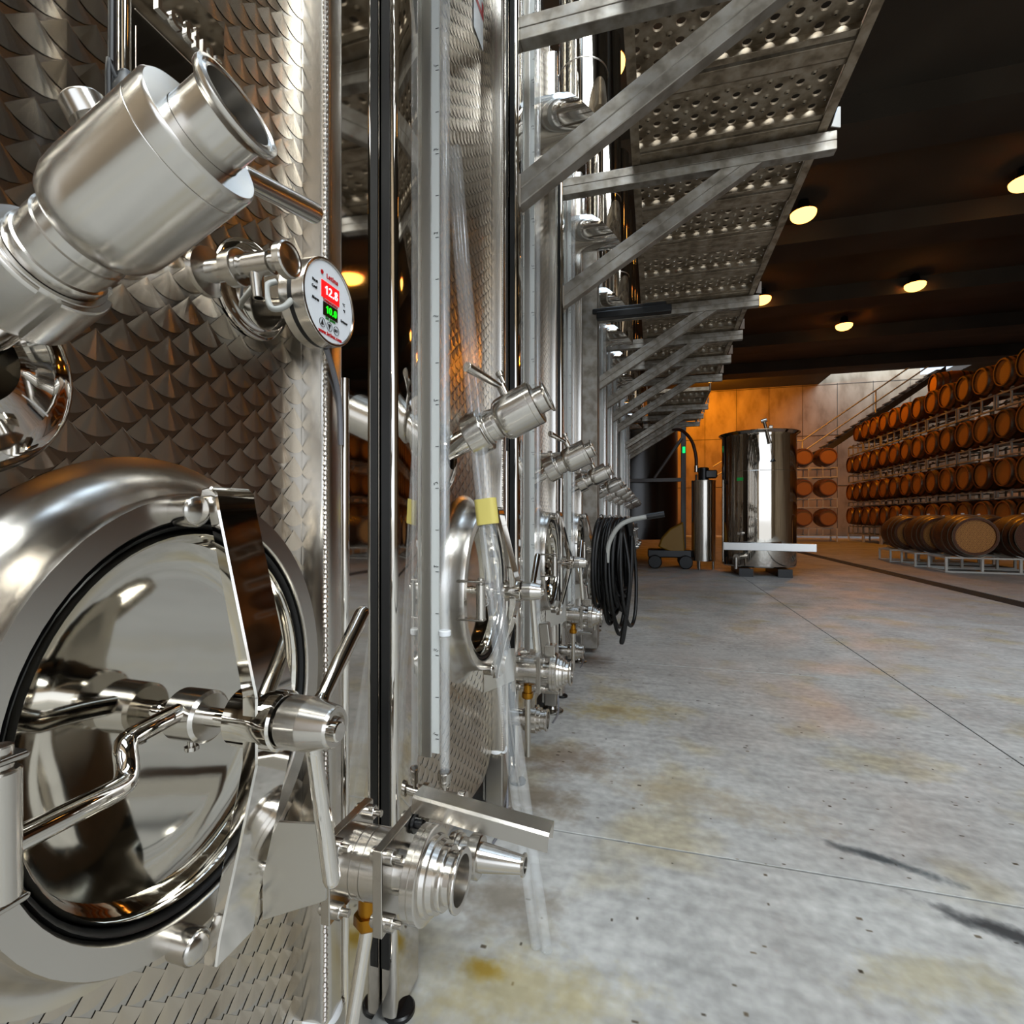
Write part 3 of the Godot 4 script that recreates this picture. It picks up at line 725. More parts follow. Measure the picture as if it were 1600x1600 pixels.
# the outer rim of the front and its sheet with the oval opening of the manway
func pierced_front(mb: MB, side: Basis, poly: PackedVector2Array, c: Vector2, r: Vector2) -> void:
	var k := poly.size()
	var nn := Vector3(1, 0, 0)
	for i in k:
		var p := poly[i]
		var q := poly[(i + 1) % k]
		var e := (q - p).normalized()
		var w := side * Vector3(e.y, -e.x, 0)
		mb.quad(side * Vector3(p.x, p.y, -0.17), side * Vector3(q.x, q.y, -0.17), side * Vector3(q.x, q.y, 0), side * Vector3(p.x, p.y, 0), w)
	var N := 48
	for j in N:                      # fan of strips from the opening out to a square, then the square to the rim
		var pts := []
		for jj in [j, j + 1]:
			var a: float = TAU * jj / N
			var e := Vector2(cos(a), sin(a))
			pts.append([c + e * r, c + e / maxf(absf(e.x), absf(e.y)) * 0.215])
		mb.quad(side * Vector3(pts[0][0].x, pts[0][0].y, 0), side * Vector3(pts[1][0].x, pts[1][0].y, 0), side * Vector3(pts[1][1].x, pts[1][1].y, 0), side * Vector3(pts[0][1].x, pts[0][1].y, 0), nn)
	var sq := PackedVector2Array([c + Vector2(-0.215, -0.215), c + Vector2(0.215, -0.215), c + Vector2(0.215, 0.215), c + Vector2(-0.215, 0.215)])
	for band in [[-9.0, c.y - 0.215, -9.0, 9.0], [c.y + 0.215, 9.0, -9.0, 9.0], [c.y - 0.215, c.y + 0.215, -9.0, -0.215], [c.y - 0.215, c.y + 0.215, 0.215, 9.0]]:
		var cut := PackedVector2Array([Vector2(band[2], band[0]), Vector2(band[3], band[0]), Vector2(band[3], band[1]), Vector2(band[2], band[1])])
		for piece_ in Geometry2D.intersect_polygons(poly, cut):
			var ids := Geometry2D.triangulate_polygon(piece_)
			for i in range(0, ids.size(), 3):
				mb.tri(side * Vector3(piece_[ids[i]].x, piece_[ids[i]].y, 0), side * Vector3(piece_[ids[i + 1]].x, piece_[ids[i + 1]].y, 0), side * Vector3(piece_[ids[i + 2]].x, piece_[ids[i + 2]].y, 0), nn, nn, nn)

func make_tank(w: float, first: bool, label: String, group: String) -> Node3D:
	var tank := thing("wine_tank", label, "tank", P(SKIN, 0, 0.38), group)
	var k := w / 0.845
	var lo := -0.385 * k
	var hi := 0.462 * k
	var legd := 0.25 * k
	var side := Basis(Vector3(0, 0, -1), Vector3(0, 1, 0), Vector3(1, 0, 0))
	var poly := round_rect(Vector2(lo, 0.15), Vector2(legd - 0.012, 3.15), [0.05, 0.11, 0.05, 0.05])
	var body := MB.new().prism(Transform3D(side, Vector3(-1.5, 0, 0)), poly, 1.34, 0.004)
	pierced_front(body, side, poly, Vector2(0, 0.72), Vector2(0.175, 0.203) * 0.95)
	body.box(at(L(-0.80, 1.7, (legd + hi) * 0.5)), Vector3(1.4, 2.9, hi - legd + 0.03), 0.01)
	put("body", body, "steel", tank)
	put("engine_turned_front", engine_turned(Vector2(lo + 0.01, 0.16), Vector2(legd - 0.014, 3.14)), "skin", tank)
	put("cover_panel", MB.new().box(at(L(-0.02, 1.59, (legd + hi) * 0.5 + 0.004)), Vector3(0.04, 3.12, hi - legd - 0.008), 0.003), "panel", tank)
	leg(tank, legd, false)
	manway(tank, 0.72)
	racking_valve(tank, first)
	drain_valve(tank, first)
	sampling_tap(tank, 0.07)
	level_gauge(tank, -0.27 * k)
	chimney(tank, 0.0)
	return tank

# ---------------------------------------------------------------- the walkway on its posts
const ROW := [0.865, 1.705, 2.57, 3.44, 4.29, 5.05, 5.78, 6.51, 8.15, 8.88, 9.61]   # depth of each post along the row

func P(x: float, y: float, d: float) -> Vector3:
	return Vector3(x, y, -d)

func deck_plank(xlen: float, dlen: float) -> MB:
	# a plate pierced by rows of punched dimples, its long rims folded down
	var mb := MB.new()
	var nx := 20
	var nd := 8
	var cx := xlen / nx
	var cd := dlen / nd
	var dn := Vector3(0, -1, 0)
	for i in nx:
		for j in nd:
			var o := Vector3(-xlen / 2 + (i + 0.5) * cx, 0, -dlen / 2 + (j + 0.5) * cd)
			var big := i % 2 == 0 and j % 2 == 0
			var small := i % 2 == 1 and j % 2 == 1
			if not (big or small):
				mb.quad(o + Vector3(-cx / 2, 0, -cd / 2), o + Vector3(cx / 2, 0, -cd / 2), o + Vector3(cx / 2, 0, cd / 2), o + Vector3(-cx / 2, 0, cd / 2), dn)
				continue
			var r0 := 0.0178 if big else 0.0125
			var r1 := 0.0165 if big else 0.0045
			var lip := 0.008 if big else -0.006
			for k in 12:
				var pts := []
				for kk in [k, k + 1]:
					var a: float = TAU * kk / 12.0 + PI / 4
					var e := Vector3(cos(a), 0, sin(a))
					var s := 1.0 / maxf(absf(e.x), absf(e.z))
					pts.append([o + Vector3(e.x * s * cx / 2, 0, e.z * s * cd / 2), o + e * r0, o + e * r1 + Vector3(0, lip, 0), e])
				mb.tri(pts[0][0], pts[1][0], pts[1][1], dn, dn, dn); mb.tri(pts[0][0], pts[1][1], pts[0][1], dn, dn, dn)
				var n0: Vector3 = (dn + (pts[0][3] * (-4.0 if lip > 0 else 0.9))).normalized()
				var n1: Vector3 = (dn + (pts[1][3] * (-4.0 if lip > 0 else 0.9))).normalized()
				mb.tri(pts[0][1], pts[1][1], pts[1][2], n0, n1, n1); mb.tri(pts[0][1], pts[1][2], pts[0][2], n0, n1, n0)
	for s in [-1.0, 1.0]:
		mb.box(at(Vector3(0, -0.022, s * (dlen / 2 + 0.001))), Vector3(xlen, 0.046, 0.0025), 0.0)
		mb.box(at(Vector3(0, -0.045, s * (dlen / 2 - 0.012))), Vector3(xlen, 0.0025, 0.026), 0.0)
	return mb

func walkway() -> void:
	var w := thing("walkway", "steel walkway with perforated planks on diagonal brackets above the tank row", "walkway")
	var poly := round_rect(Vector2(-0.468, -0.05), Vector2(-0.44, 0.05), [0.003, 0.0115, 0.0115, 0.003], 6)
	var up := Basis(Vector3(1, 0, 0), Vector3(0, 0, -1), Vector3(0, 1, 0))
	var post_mesh := MB.new().prism(Transform3D(up, Vector3(0, 0.010, 0)), poly, 3.1, 0.003).mesh()
	var edge_mesh := MB.new().box(at(Vector3(-0.459, 1.6, 0.0515)), Vector3(0.016, 3.0, 0.003), 0.001).mesh()
	var foot_mesh := MB.new().lathe(at(Vector3(-0.448, 0, 0.02)), [Vector2(0, 0), Vector2(0, 0.028), Vector2(0.007, 0.028), Vector2(0.010, 0.025), Vector2(0.010, 0)], 32).mesh()
	# two bars welded one on the other make each beam and each brace, so a joint runs along the middle
	var beam_mesh := MB.new().box(at(Vector3(0.166, 2.582, 0)), Vector3(1.214, 0.042, 0.05), 0.003).box(at(Vector3(0.166, 2.540, 0)), Vector3(1.214, 0.042, 0.05), 0.003).mesh()
	var bm := MB.new()
	var slope := atan2(2.518 - 1.98, 0.44 + 0.44)
	for k in 2:
		var off := 0.023 - 0.046 * k
		var e := Vector2(cos(slope), sin(slope))
		var m := Vector2(-e.y, e.x)
		var a := Vector2(-0.442, 2.013) + m * off / 1.0
		# cut plumb at the post and level under the beam
		var q := PackedVector2Array()
		for s: float in [-0.0228, 0.0228]:
			var base: Vector2 = Vector2(-0.442, 2.013) + m * (off + s)
			var t0: float = (-0.440 - base.x) / e.x
			var t1: float = (2.519 - base.y) / e.y
			q.append(base + e * t0); q.append(base + e * t1)
		bm.prism(at(Vector3(0, 0, -0.025)), PackedVector2Array([q[0], q[1], q[3], q[2]]), 0.05, 0.003)
	var brace_mesh := bm.mesh()
	var weld := MB.new()
	for k in 26:
		weld.lathe(MB.along(Vector3(-0.4395, 1.955 + 0.0042 * k, -0.025), Vector3.UP), [Vector2(0, 0.002), Vector2(0.002, 0.0045), Vector2(0.0045, 0.002)], 6)
		weld.lathe(MB.along(Vector3(-0.4395, 1.955 + 0.0042 * k, 0.025), Vector3.UP), [Vector2(0, 0.002), Vector2(0.002, 0.0045), Vector2(0.0045, 0.002)], 6)
	var weld_mesh := weld.mesh()
	var add := func(called: String, mesh: Mesh, mat: String, where: Vector3) -> MeshInstance3D:
		var o := MeshInstance3D.new()
		o.name = called
		o.mesh = mesh
		o.material_override = mats[mat]
		w.add_child(o, true)
		o.position = where
		return o
	var plank := deck_plank(0.80, 0.30).mesh()
	var clip := MB.new().prism(at(Vector3(0.742, 2.61, -0.003), Vector3(0, 0.4, 0)), PackedVector2Array([Vector2(0, 0), Vector2(0.045, 0), Vector2(0.045, 0.09), Vector2(0.035, 0.09)]), 0.006).mesh()
	for i in ROW.size():
		var d: float = ROW[i]
		if i != 3:
			var post: MeshInstance3D = add.call("post", post_mesh, "panel", P(0, 0, d))
			var foot := MeshInstance3D.new()
			foot.name = "foot"
			foot.mesh = foot_mesh
			foot.material_override = mats.black
			post.add_child(foot, true)
			add.call("rubber_edge", edge_mesh, "rubber", P(0, 0, d))
			add.call("brace", brace_mesh, "frame", P(0, 0, d))
			add.call("weld_bead", weld_mesh, "weld", P(0, 0, d))
			add.call("beam", beam_mesh, "frame", P(0, 0, d))
			add.call("toe_clip", clip, "alu", P(0, 0, d - 0.04))
	var ends := [0.005]
	ends.append_array(ROW)
	for i in ROW.size():
		var d0: float = ends[i]
		var d1: float = ends[i + 1]
		if d1 - d0 > 1.0: d0 = d1 - 0.82
		var gap := d1 - d0
		for k in 2:
			var o: MeshInstance3D = add.call("perforated_plank", plank, "deck", P(0.312, 2.668, lerpf(d0, d1, 0.27 + 0.46 * k)))
			o.scale.z = gap / 0.86
		for f in [0.045, 0.5, 0.955]:
			add.call("cross_strip", MB.new().box(Transform3D.IDENTITY, Vector3(0.80, 0.050, 0.072 * gap / 0.86), 0.003).mesh(), "deck", P(0.312, 2.640, lerpf(d0, d1, f)))
	for seg in [[0.0, 6.55], [7.35, 9.65]]:
		var mid: float = (seg[0] + seg[1]) / 2
		var len: float = seg[1] - seg[0]
		var s := put("stringer", MB.new().box(at(P(0.728, 2.665, mid)), Vector3(0.008, 0.115, len), 0.001).box(at(P(0.711, 2.610, mid)), Vector3(0.034, 0.006, len), 0.001), "deck", w)
		put("stringer", MB.new().box(at(P(-0.100, 2.665, mid)), Vector3(0.008, 0.115, len), 0.001).box(at(P(-0.083, 2.610, mid)), Vector3(0.034, 0.006, len), 0.001), "deck", w)
	# the deep post with the dark arm where the row has a gap
	var col := put("deep_post", MB.new().box(at(P(-0.425, 1.46, 3.47)), Vector3(0.125, 2.86, 0.12), 0.006), "frame", w)
	put("dark_arm", MB.new().box(at(P(-0.13, 2.225, 3.40)), Vector3(0.47, 0.045, 0.06), 0.006).box(at(P(-0.16, 2.262, 3.42)), Vector3(0.47, 0.035, 0.05), 0.006), "black", col)

# ---------------------------------------------------------------- barrels and racks, axis along local z, middle at the origin
var oak := {}
func barrel_meshes() -> void:
	var L0 := 0.47
	var prof := [Vector2(-L0, 0.265), Vector2(-L0, 0.295)]
	for k in 13:
		var x := -1.0 + 2.0 * k / 12.0
		prof.append(Vector2(L0 * 0.998 * x, 0.298 + 0.062 * (1.0 - x * x)))
	prof.append(Vector2(L0, 0.295)); prof.append(Vector2(L0, 0.265)); prof.append(Vector2(L0 - 0.04, 0.262))
	var z := Transform3D(Basis(Vector3(1, 0, 0), Vector3(0, 0, 1), Vector3(0, -1, 0)), Vector3.ZERO)
	oak.staves = MB.new().lathe(z, prof, 28).mesh()
	oak.heads = [MB.new().lathe(z, [Vector2(L0 - 0.035, 0.264), Vector2(L0 - 0.035, 0)], 28).mesh(), MB.new().lathe(z, [Vector2(-L0 + 0.035, 0.264), Vector2(-L0 + 0.035, 0)], 28).mesh()]
	oak.hoops = []
	for x in [0.93, 0.70, 0.36]:
		for s in [-1.0, 1.0]:
			var r0: float = 0.302 + 0.062 * (1.0 - (x - 0.045) * (x - 0.045))
			var r1: float = 0.302 + 0.062 * (1.0 - (x + 0.045) * (x + 0.045))
			oak.hoops.append(MB.new().lathe(z, [Vector2(s * L0 * (x - 0.045), r0 - 0.006), Vector2(s * L0 * (x - 0.045), r0), Vector2(s * L0 * (x + 0.045), r1), Vector2(s * L0 * (x + 0.045), r1 - 0.006)], 28).mesh())
	oak.bung = MB.new().rod(Vector3(0, 0.355, 0), Vector3(0, 0.376, 0), 0.025, 12).mesh()
	# rack: two end frames of square bar joined by runners, a saddle at each corner; barrels lie along z, side by side in x
	var r := MB.new()
	for s in [-0.36, 0.36]:
		for y in [0.02, 0.30]:
			r.box(at(Vector3(0, y, s)), Vector3(1.46, 0.035, 0.035), 0.004)
		for x in [-0.71, -0.24, 0.24, 0.71]:
			r.box(at(Vector3(x, 0.16, s)), Vector3(0.035, 0.28, 0.035), 0.004)
	for x in [-0.71, 0.71]:
		for y in [0.02, 0.30]:
			r.box(at(Vector3(x, y, 0)), Vector3(0.035, 0.035, 0.72), 0.004)
	oak.rack = r.mesh()
	var sd := MB.new()
	for x in [-0.385, 0.385]:
		for s in [-0.36, 0.36]:
			for e in [-1.0, 1.0]:
				sd.box(at(Vector3(x + e * 0.15, 0.335, s), Vector3(0, 0, e * 0.42)), Vector3(0.10, 0.012, 0.05), 0.002)
	oak.saddles = sd.mesh()

func piece(called: String, mesh: Mesh, mat: String, parent: Node) -> MeshInstance3D:
	var o := MeshInstance3D.new()
	o.name = called
	o.mesh = mesh
	o.material_override = mats[mat]
	parent.add_child(o, true)
	return o

func barrel(where: Vector3, turn: float, label: String, group: String, wood := "oak", head := "oak_head", roll := 0.0) -> Node3D:
	var b := thing("wine_barrel", label, "barrel", where, group)
	b.basis = Basis(Vector3.UP, turn) * Basis(Vector3(0, 0, 1), roll)
	piece("staves", oak.staves, wood, b)
	for h in oak.heads: piece("head", h, head, b)
	for h in oak.hoops: piece("hoop", h, "hoop", b)
	piece("bung", oak.bung, "white_plastic", b)
	return b

func rack(where: Vector3, turn: float, label: String, group: String, gap := 0.35, feet := 0.0) -> void:
	var k := thing("barrel_rack", label, "rack", where, group)
	k.basis = Basis(Vector3.UP, turn) * Basis.from_scale(Vector3(1, gap / 0.35, 1))
	piece("frame", oak.rack, "rack_paint" if group else "white_paint", k)
	piece("saddles", oak.saddles, "rack_paint" if group else "white_paint", k)
	if feet > 0.0:
		var f := MB.new()
		for x in [-0.71, 0.71]:
			for s in [-0.36, 0.36]: f.box(at(Vector3(x, -feet / 2, s)), Vector3(0.05, feet, 0.05), 0.004)
		piece("feet", f.mesh(), "white_paint", k)

func barrels() -> void:
	barrel_meshes()
	var nth := ["first", "second", "third", "fourth", "fifth", "sixth", "seventh", "eighth", "ninth", "tenth", "eleventh", "twelfth", "thirteenth", "fourteenth", "fifteenth", "sixteenth", "seventeenth", "eighteenth"]
	var tiers := ["bottom", "second", "third", "top"]
	# the long stack on the right: heads towards the tanks
	var ys := [0.97, 1.89, 2.95, 4.08]
	var x := 7.77
	var ds := []
	for k in 18: ds.append(22.75 - 0.735 * k - 0.05 * (k / 2))
	for t in 4:
		for k in 18:
			if t == 3 and k < 1: continue
			if t == 0 and k > 15: continue
			barrel(P(x, ys[t], ds[k]), PI / 2, "oak barrel on the %s tier of the long stack, %s from its far end" % [tiers[t], nth[k]], "barrels on the %s tier of the long stack" % tiers[t], ["oak", "oak_dark", "oak"][(k * 7 + t * 5) % 3], "oak_head", 0.3 * sin(k * 3.0 + t))
			if k % 2 == 1:
				rack(P(x, [0.27, 1.335, 2.255, 3.315][t], (ds[k] + ds[k - 1]) / 2), PI / 2, "steel rack under the %s tier of the long stack, %s from its far end" % [tiers[t], nth[k / 2]], "racks of the %s tier of the long stack" % tiers[t], [0.34, 0.19, 0.33, 0.40][t], 0.34 if t == 0 else 0.0)
	# the short stack at the end, heads towards the lens
	for t in 3:
		for k in 2:
			barrel(P([5.44, 6.25][k], [0.90, 2.03, 3.20][t], 22.0), 0.0, "barrel on the %s tier of the short end stack, %s" % [["bottom", "second", "top"][t], ["beside the open fermenter", "beside the long stack"][k]], "barrels on the %s tier of the short stack" % ["bottom", "second", "top"][t], "oak", "oak_head", 0.2 * k)
		rack(P(5.85, [0.20, 1.265, 2.395][t], 22.0), 0.0, "pale steel rack under the %s barrel pair of the short end stack" % ["bottom", "second", "top"][t], "", [0.34, 0.40, 0.44][t], 0.22 if t == 0 else 0.0)
	# one lying high on the stack by the light well
	barrel(P(8.32, 4.80, 17.75), PI / 2 - 0.05, "lone oak barrel lying highest on the stack, its head lit yellow", "", "oak_dark")
	# the low group in front
	var lab := ["first barrel of the low front group, its pale head turned to the lens", "middle barrel of the low front line, behind the pale headed one", "farthest barrel of the low front line behind the pale headed one"]
	for k in 3:
		barrel(P(4.98, 0.60, 10.3 + 1.03 * k), -0.10, lab[k], "", "oak_dark", "oak_head", 0.1 * k)
		rack(P(5.36, 0.0, 10.3 + 1.03 * k), -0.10, ["white rack under the pale headed front barrel", "white rack under the middle barrel of the low front line", "white rack under the farthest barrel of the low front line"][k], "", 0.285)
	for k in 3:
		barrel(P(5.76, 0.60, 10.22 + 1.03 * k), -0.10, ["barrel beside the pale headed front one, cut by the frame edge", "barrel at the frame edge behind the first of its line", "farthest barrel of the line along the frame edge"][k], "", "oak_dark", "oak_dark", 0.2 * k)

# ---------------------------------------------------------------- the hall
func lamp(x: float, d: float, label: String, s := 1.0, power := 1.0, flood := false) -> void:
	var y := CEIL - 0.30
	var o := thing("ceiling_lamp", label, "lamp", P(x, y, d), "")
	put("housing", MB.new().lathe(at(Vector3.ZERO), [Vector2(0.02, 0.25 * s), Vector2(0.05, 0.24 * s), Vector2(0.12, 0.12 * s), Vector2(0.26, 0.10 * s), Vector2(0.30, 0.04), Vector2(0.30, 0.0)], 28), "black", o)
	var prof := []
	for k in 9: prof.append(Vector2(-0.15 * s * cos(PI / 2 * k / 8.0), 0.24 * s * sin(PI / 2 * k / 8.0)))
	put("glowing_bowl", MB.new().lathe(at(Vector3.ZERO), prof, 28).lathe(at(Vector3.ZERO), [Vector2(0.018, 0.24 * s), Vector2(0.018, 0)], 28), "lamp_glow", o)
	var l: SpotLight3D
	if flood:
		l = SpotLight3D.new()
		l.basis = Basis.looking_at(Vector3(1.6, -1.2, -3.0))
	else:
		l = SpotLight3D.new()
		l.rotation.x = -PI / 2
	l.spot_angle = 76.0 if flood else 80.0
	l.spot_angle_attenuation = 0.5
	l.spot_range = 60.0
	l.spot_attenuation = 2.0
	l.name = "lamp_light"
	o.add_child(l, true)
	l.position = Vector3(0, -0.06, 0)
	l.light_color = Color(1.0, 0.61, 0.10)
	l.light_energy = LAMP * power
	l.light_size = 0.12
	l.shadow_enabled = true

func area_light(called: String, where: Vector3, to: Vector3, size: Vector2, c: Color, e: float) -> void:
	var a := AreaLight3D.new()
	a.name = called
	add_child(a, true)
	a.look_at_from_position(where, to, Vector3.UP if absf((to - where).normalized().y) < 0.9 else Vector3.FORWARD)
	a.area_size = size
	a.light_color = c
	a.light_energy = e
	a.area_range = 60.0
	a.area_attenuation = 2.0
	a.shadow_enabled = true

func hall() -> void:
	# floor: slabs cut by saw joints
	var floor_ := struct_box("floor", P(-3.2, -0.30, -6.2), P(14.2, -0.030, FAR + 0.2), "joint")
	var dx := [-3.2, 1.292, 3.56, 3.82, 8.0, 14.2]
	var dd := [-6.2, -0.35, 1.455, 3.26, 5.2, 7.2, 9.3, 12.5, 16.0, 20.0, 24.0, FAR + 0.2]
	for i in dx.size() - 1:
		for j in dd.size() - 1:
			if i == 2: continue
			var g := 0.006
			var lo := P(dx[i] + g * 0.5, -0.06, dd[j] + g * 0.5)
			var hi := P(dx[i + 1] - g * 0.5, 0.0, dd[j + 1] - g * 0.5)
			put("floor_slab", MB.new().box(at((lo + hi) * 0.5), (hi - lo).abs(), 0.002), "floor", floor_)
	# the drain channel with its grating bars
	put("drain_channel", MB.new().box(at(P(3.69, -0.035, 12.0)), Vector3(0.25, 0.03, 32.0), 0.0), "drain", floor_)
	var bars := MB.new()
	for k in 420: bars.box(at(P(3.69, -0.010, 3.0 + 0.05 * k)), Vector3(0.24, 0.014, 0.022), 0.0)
	put("drain_grating", bars, "drain", floor_)
	struct_box("wall_left", P(-3.2, 0, -6.2), P(-3.0, CEIL + 0.4, FAR + 0.2), "wall")
	struct_box("wall_right", P(14.0, 0, -6.2), P(14.2, CEIL + 0.4, FAR + 0.2), "wall")
	# the wall behind the lens with the big doorway
	struct_box("wall_front_left", P(-3.2, 0, -6.2), P(DOOR_X0, CEIL + 0.4, -6.0), "wall")
	struct_box("wall_front_right", P(DOOR_X1, 0, -6.2), P(14.2, CEIL + 0.4, -6.0), "wall")
	struct_box("wall_front_lintel", P(DOOR_X0, DOOR_Y, -6.2), P(DOOR_X1, CEIL + 0.4, -6.0), "wall")
	# the far wall rises in the light well
	var far := struct_box("wall_far", P(-3.2, 0, FAR), P(14.2, 7.55, FAR + 0.25), "wall")
	struct_box("wall_far_well", P(7.6, 7.55, FAR), P(11.9, 10.5, FAR + 0.25), "wall")
	for y in [2.45, 4.9, 7.35]:
		put("pour_joint", MB.new().box(at(P(5.4, y, FAR - 0.001)), Vector3(17.0, 0.03, 0.01), 0.0), "ceiling", far)
	for k in 11:
		put("pour_joint", MB.new().box(at(P(-2.0 + 1.5 * k, 3.7, FAR - 0.001)), Vector3(0.02, 7.4, 0.008), 0.0), "ceiling", far)
	# ceiling with two openings: a skylight over the tanks and the light well at the far end
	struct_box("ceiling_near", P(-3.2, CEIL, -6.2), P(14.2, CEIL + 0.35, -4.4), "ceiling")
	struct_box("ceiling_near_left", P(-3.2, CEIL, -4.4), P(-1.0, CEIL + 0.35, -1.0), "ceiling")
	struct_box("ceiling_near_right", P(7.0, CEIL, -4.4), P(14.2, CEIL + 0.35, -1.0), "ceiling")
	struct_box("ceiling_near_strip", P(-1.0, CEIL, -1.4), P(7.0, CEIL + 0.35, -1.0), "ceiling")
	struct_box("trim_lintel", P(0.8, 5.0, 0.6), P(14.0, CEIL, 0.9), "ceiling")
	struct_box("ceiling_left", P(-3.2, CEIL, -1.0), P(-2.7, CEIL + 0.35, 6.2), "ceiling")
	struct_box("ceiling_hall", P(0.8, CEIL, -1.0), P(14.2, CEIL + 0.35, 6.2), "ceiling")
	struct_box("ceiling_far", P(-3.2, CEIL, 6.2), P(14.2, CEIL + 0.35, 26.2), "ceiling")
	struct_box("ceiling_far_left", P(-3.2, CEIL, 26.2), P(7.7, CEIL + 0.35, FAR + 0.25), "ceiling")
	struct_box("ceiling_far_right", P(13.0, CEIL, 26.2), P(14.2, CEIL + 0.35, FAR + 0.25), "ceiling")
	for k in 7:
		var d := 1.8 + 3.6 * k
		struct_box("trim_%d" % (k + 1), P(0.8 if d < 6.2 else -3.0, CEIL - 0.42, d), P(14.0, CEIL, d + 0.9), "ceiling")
	lamp(2.93, 11.67, "ceiling lamp just past the outer edge of the walkway, nearer of that line", 1.0, 0.5)
	lamp(2.94, 15.9, "ceiling lamp seen past the third walkway beam, farther of that line", 1.0, 1.6)
	lamp(6.60, 11.64, "ceiling lamp cut by the frame edge at upper right", 1.0, 0.5)
	lamp(6.70, 16.04, "ceiling lamp alone over the long barrel stack", 1.0, 0.8)
	lamp(9.45, 20.2, "tiny far ceiling lamp beyond the long barrel stack", 0.45, 0.3)
	lamp(6.60, 7.2, "ceiling lamp outside the frame on the right, before the barrel stack", 1.0, 0.9)
	lamp(6.60, 2.8, "ceiling lamp outside the frame on the right, level with the second tank", 1.0, 0.8)
	lamp(-0.62, 7.1, "ceiling lamp glimpsed between the duct elbow and the walkway deck", 1.0, 0.2)
	lamp(2.4, 24.4, "far ceiling lamp hidden by the last walkway brackets", 1.0, 40.0, true)
	lamp(5.9, 18.8, "far ceiling lamp before the end stack", 1.0, 16.0)

func stairs() -> void:
	var D := 25.2
	var s := thing("staircase", "dark steel staircase with pipe railing climbing to the light well on the far wall", "staircase")
	var a := P(6.3, 3.35, D)
	var b := P(11.6, 7.2, D)
	var n := 17
	for side in [0.0, 1.1]:
		var q := Transform3D(Basis.IDENTITY, Vector3(0, 0, -side))
		put("stringer", MB.new().prism(q, PackedVector2Array([Vector2(a.x, a.y - 0.30), Vector2(a.x, a.y - 0.02), Vector2(b.x, b.y - 0.02), Vector2(b.x, b.y - 0.30)]), 0.04), "grey_paint", s).position.z = -D
	for k in n:
		var p := a.lerp(b, (k + 0.5) / n)
		put("tread", MB.new().box(at(p + Vector3(0, -0.05, -0.55)), Vector3(0.32, 0.04, 1.06), 0.004), "grey_paint", s)
	var lo := P(4.2, 3.35, D)
	put("landing", MB.new().box(at(P(5.2, 3.25, D + 0.55)), Vector3(2.3, 0.12, 1.2), 0.01), "grey_paint", s)
	for h in [0.95, 0.45]:
		put("rail", MB.new().tube([P(2.6, 2.30 + h, D), P(4.3, 3.35 + h, D), P(6.3, 3.35 + h, D), P(11.6, 7.2 + h, D)], 0.03, 8), "yellow_paint" if h > 2.0 else "white_paint", s)
	for p in [P(4.3, 3.3, D), P(6.3, 3.35, D), P(9.1, 5.38, D), P(11.6, 7.2, D)]:
		put("rail_post", MB.new().rod(p, p + Vector3(0, 0.95, 0), 0.026, 10), "white_paint", s)

func big_tank() -> void:
	var o := thing("open_fermenter", "tall open polished steel fermenter standing on a skid at the end of the row", "tank", P(1.62, 0, 9.05))
	var r := 0.548
	put("shell", MB.new().lathe(at(Vector3.ZERO), [Vector2(0.16, 0.30), Vector2(0.135, r - 0.02), Vector2(0.16, r), Vector2(0.55, r), Vector2(0.555, r + 0.002), Vector2(0.56, r), Vector2(1.62, r), Vector2(1.624, r + 0.003), Vector2(1.630, r), Vector2(2.16, r), Vector2(2.20, r + 0.004), Vector2(2.235, r + 0.05), Vector2(2.245, r + 0.05), Vector2(2.23, r - 0.004), Vector2(0.3, r - 0.006)], 96), "panel", o)
	for s in [-1.0, 1.0]:
		put("skid_runner", MB.new().box(at(Vector3(s * 0.27, 0.06, 0.06)), Vector3(0.16, 0.12, 1.0), 0.004), "black", o)
		put("skid_end", MB.new().box(at(Vector3(s * 0.27, 0.06, 0.565)), Vector3(0.20, 0.13, 0.004), 0.0).box(at(Vector3(s * 0.27, 0.06, 0.568)), Vector3(0.19, 0.12, 0.004), 0.0), "black", o)
	put("cross_bar", MB.new().box(Transform3D(Basis(Vector3.UP, -0.16), Vector3(0.02, 0.465, 0.66)), Vector3(1.24, 0.115, 0.11), 0.005), "alu", o)
	var arm := put("lid_latch", MB.new().rod(Vector3(-0.02, 2.36, 0.56), Vector3(0.06, 2.02, 0.58), 0.022, 12).rod(Vector3(-0.06, 2.36, 0.55), Vector3(0.02, 2.38, 0.57), 0.03, 12).box(at(Vector3(0.07, 2.27, 0.56)), Vector3(0.06, 0.05, 0.05), 0.01), "steel", o)
	put("latch_cord", MB.new().tube([Vector3(0.08, 2.05, 0.585), Vector3(0.10, 1.85, 0.565), Vector3(0.11, 1.79, 0.57)], 0.004, 6).lathe(at(Vector3(0.11, 1.75, 0.575)), [Vector2(0, 0.035), Vector2(0.02, 0.02), Vector2(0.05, 0.0)], 10), "black", arm)
	put("label_tape", MB.new().box(at(Vector3(-0.34, 1.50, 0.435), Vector3(0, -0.67, 0)), Vector3(0.10, 0.05, 0.004), 0.0), "tape_green", o)
	put("outlet", MB.new().rod(Vector3(-0.35, 0.30, 0.40), Vector3(-0.42, 0.30, 0.62), 0.05, 16).rod(Vector3(-0.42, 0.12, 0.60), Vector3(-0.42, 0.30, 0.60), 0.03, 12), "steel", o)
	put("sample_cock", MB.new().rod(Vector3(-0.33, 0.66, 0.42), Vector3(-0.37, 0.66, 0.52), 0.025, 12), "steel", o)

